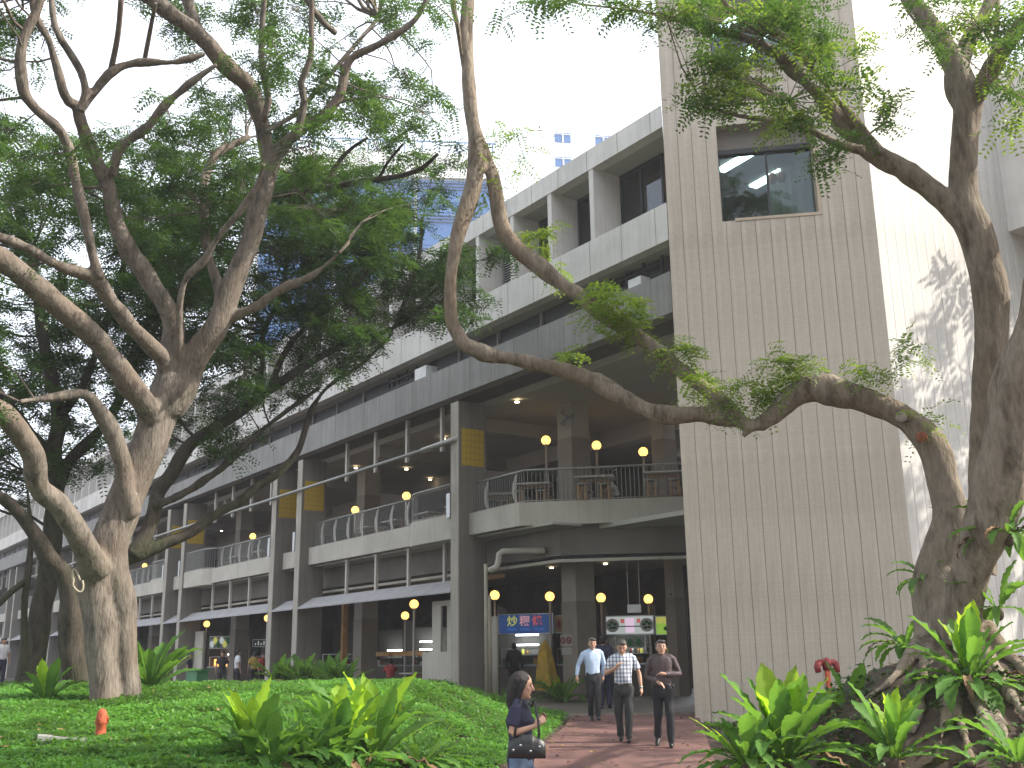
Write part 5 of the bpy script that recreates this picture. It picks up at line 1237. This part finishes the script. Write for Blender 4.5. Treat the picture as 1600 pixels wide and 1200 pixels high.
def wr_(me, amp, fr):
    """fold the cloth a little"""
    n = len(me.vertices); co = np.empty(n*3,'f'); no = np.empty(n*3,'f'); me.vertices.foreach_get('co',co); me.vertices.foreach_get('normal',no); co = co.reshape(-1,3); no = no.reshape(-1,3)
    d = np.array([mnoise.noise(Vector((c[0]*fr, c[1]*fr, c[2]*fr*.6))) for c in co.tolist()],'f')*amp; me.vertices.foreach_set('co',(co+no*d[:,None]).ravel()); me.update()
def pathpt(x, d):
    p = px(x,1100,d); return Vector((p.x, p.y, path_z(min(p.y,24.6)) if p.y < 24.6 else 0))
rt, jn, kk, _ = person('man in light blue long-sleeved shirt walking at the left of the three men', pathpt(928,23.2), R(8), 1.69,
    dict(kneeL=(.07,-.10,.50), ankL=(.05,-.12,.12), kneeR=(-.07,.0,.49), ankR=(-.03,.16,.13), toeR=(-.05,-1,-.4), elR=(-.31,.05,1.15), wrR=(-.36,-.02,.93), elL=(.27,.08,1.14), wrL=(.25,.16,.93), shR=(-.19,0,1.41)), 'cl_blue','cl_dark','long','skin','ghair')
rt, jn, kk, _ = person('man in white and blue plaid short-sleeved shirt between the other two, hand raised', pathpt(975,19.2), R(-4), 1.70,
    dict(kneeL=(.08,-.05,.49), ankL=(.06,-.06,.09), kneeR=(-.10,.03,.49), ankR=(-.07,.12,.11), elR=(-.31,.0,1.15), wrR=(-.12,-.24,1.25), hdR=(.5,-.2,.6), elL=(.29,.03,1.14), wrL=(.31,-.03,.90), nod=.35, head=(0,-.05,1.60)), 'cl_plaid','cl_grey','short','skin','ghair', belly=.02)
w_ = jn['wrL']; MB().tube([w_+Vector((0,0,.0)), w_+Vector((0,.004,.025))], .031, 12).build('watch', M['steel'], rt, True)
rt, jn, kk, _ = person('man in dark brown long-sleeved shirt at the right of the three, hands before his belly', pathpt(1037,18.5), R(-10), 1.70,
    dict(kneeL=(.10,-.10,.50), ankL=(.10,-.12,.09), kneeR=(-.10,.02,.50), ankR=(-.13,.22,.16), toeR=(-.1,-1,-.6), elL=(.29,.02,1.16), wrL=(.06,-.23,1.17), hdL=(-1,-.1,.1), elR=(-.27,.04,1.13), wrR=(-.07,-.22,1.04), hdR=(.8,-.2,-.5), nod=-.12, yaw=.25), 'cl_brown','cl_dark','long','skin','ghair')
MB().ell(jn['hipL']+Vector((.07,-.05,.06)), (.035,.02,.05), 8, 6).build('phone_pouch', M['leather'], rt, True)
person('man in dark clothes half hidden behind the man in light blue', pathpt(946,26.5), R(165), 1.72, dict(kneeL=(.08,.0,.49), kneeR=(-.09,-.08,.5), ankR=(-.09,-.05,.1)), 'cl_navy','cl_navy','long','skin2','hair', voxel=.015)
# woman with bag: turned to the right, closest to the camera
wl = pathpt(812,10.0)
rt, jn, kk, rr = person('woman in navy T-shirt and jeans walking right with a black shoulder bag', wl, R(80), 1.56,
    dict(elL=(.21,.06,1.14), wrL=(.16,-.16,1.24), elR=(-.22,.05,1.15), wrR=(-.17,-.18,1.22), hdL=(-.3,-.6,.5), hdR=(.3,-.6,.5), shL=(.165,0,1.40), shR=(-.165,0,1.40), nod=.12, yaw=.1, head=(0,-.03,1.60),
         kneeL=(.08,-.14,.50), ankL=(.08,-.18,.09), kneeR=(-.08,.06,.49), ankR=(-.08,.22,.16), toeR=(0,-1,-.5)), 'cl_navy','cl_jean','short','skin','hair', True, .008, tuck=False)
BG = empty('handbag', wl+Matrix.Rotation(R(80),3,'Z')@Vector((-.27*kk,-.10,0)) , R(80), 'black leather handbag with silver studs under the woman’s arm'.replace('’',"'"), 'handbag')
mb = MB(); prof = [(0,.030,.0)]
zb = 0.93*kk; v = []; f = []; cols = 17
for i in range(cols):
    t = i/(cols-1); y = -.165+.33*t; hgt = .13+.07*math.sin(math.pi*t)-.02*math.cos(t*25)*.3; th = .012+.045*math.sin(math.pi*min(1,max(0,t)))**.6
    pl = 1+.10*math.sin(t*40)
    for (a_, z_) in ((-.5,0),(-1,.2),(-.75,.6),(-.2,1),(.2,1),(.75,.6),(1,.2),(.5,0)): v.append((th*a_*pl, y, zb+z_*hgt))
for i in range(cols-1):
    for m_ in range(8): f.append((i*8+m_, i*8+(m_+1)%8, (i+1)*8+(m_+1)%8, (i+1)*8+m_))
f.append(tuple(range(7,-1,-1))); f.append(tuple(range((cols-1)*8, cols*8))); mb.add(v,f); mb.build('bag_body', M['leather'], BG, True)
shp = Vector((.165*kk,-.02,1.455*kk))
for dy in (-.11,.11): MB().tube([(.0,dy,zb+.15),(.05,dy*.9,zb+.30),(.10,dy*.55,zb+.48),(.15,dy*.2,1.40*kk),(.165,0,1.43*kk)], .011, 6).build('strap', M['leather'], BG, True)
for dy in (-.15,-.05,.06,.14): MB().ell((-.05,dy*.8,zb+.09+.03*math.sin(dy*40)),(.008,.012,.012),8,6).build('stud', M['steel'], BG, True)
# diners and stall keepers far inside
def far(x, y_top, d, floor, rz, label, shirt, pants, H=1.66, pose=None, sl='short'):
    p = px(x,y_top,d); z0 = FLZ[floor] if floor is not None else p.z-H
    person(label, (p.x,p.y,z0), rz, H, pose, shirt, pants, sl, 'skin2','hair', voxel=.02, face=False)
SEAT = dict(hipL=(.09,0,.50), hipR=(-.09,0,.50), kneeL=(.12,-.40,.50), kneeR=(-.12,-.40,.50), ankL=(.12,-.38,.09), ankR=(-.12,-.38,.09), shL=(.18,-.04,1.0), shR=(-.18,-.04,1.0), elL=(.24,-.16,.80), elR=(-.24,-.16,.80), wrL=(.1,-.36,.80), wrR=(-.1,-.36,.80), hdL=(0,-1,0), hdR=(0,-1,0), head=(0,-.08,1.20))
LEAN = dict(SEAT, shL=(.18,-.22,.95), shR=(-.18,-.22,.95), head=(0,-.36,1.10), elL=(.24,-.34,.76), elR=(-.24,-.34,.76), wrL=(.1,-.5,.78), wrR=(-.1,-.5,.78), nod=.5)
p = px(966,770,32.6); person('diner in white shirt leaning over a table upstairs', (p.x,p.y,F1), R(-80), 1.66, LEAN, 'cl_white','cl_navy','short','skin2','hair', voxel=.018, face=False)
far(803,1010,34.5,0,R(180),'dark figure standing at the stall under the blue sign','cl_dark','cl_dark',1.68,None,'long')
far(372,1022,46,0,R(120),'man in pale shirt standing between pillars in the second bay','cl_white','cl_dark',1.7)
far(348,1026,48,0,R(20),'person in black standing before the colourful menu boards','cl_dark','cl_grey',1.66)
far(398,1030,47,0,R(200),'person in mustard top beside the pale-shirted man','cl_yel','cl_dark',1.62)
far(410,1032,46,0,R(60),'short figure in red beside the mustard top','cl_red','cl_dark',1.55)
far(490,1028,44,0,R(160),'figure in black standing deep in the first bay','cl_dark','cl_dark',1.68)
far(296,1030,52,0,R(90),'figure in dark top near the green planter box','cl_navy','cl_grey',1.62)
q = bw(8.1,-2.0,0); person('diner seated behind the bed ferns in the first bay', (q.x,q.y,0), R(60), 1.68, SEAT, 'cl_brown','cl_dark','short','skin2','hair', voxel=.02, face=False)
q = bw(11.2,-2.2,0); person('diner in red seated left in the first bay', (q.x,q.y,0), R(200), 1.66, SEAT, 'cl_red','cl_dark','short','skin2','hair', voxel=.02, face=False)
q = bw(19.0,-1.8,0); person('diner in red top seated in the second bay', (q.x,q.y,0), R(100), 1.66, SEAT, 'cl_red','cl_dark','short','skin2','hair', voxel=.02, face=False)
q = px_z(2,1062,.3); person('passer-by in a white top at the far left edge', (px(4,1020,40).x, px(4,1020,40).y, ground_z(px(4,1020,40).x, px(4,1020,40).y)), R(60), 1.6, None, 'cl_white','cl_navy','short','skin2','hair', voxel=.02, face=False)

# ------------------------------------------------------------------ thin haze added for softness, in place of lens glare
hm = bpy.data.materials.new('haze'); hm.use_nodes = True; nt = hm.node_tree; nt.nodes.remove(nt.nodes['Principled BSDF'])
vo = nt.nodes.new('ShaderNodeVolumePrincipled'); vo.inputs['Color'].default_value = (.95,.96,1,1); vo.inputs['Density'].default_value = .0010; vo.inputs['Anisotropy'].default_value = .3
nt.links.new(vo.outputs[0], nt.nodes['Material Output'].inputs['Volume'])
tag(MB().box(-420,420,-310,620,-3,75).build('haze', hm), kind='stuff')
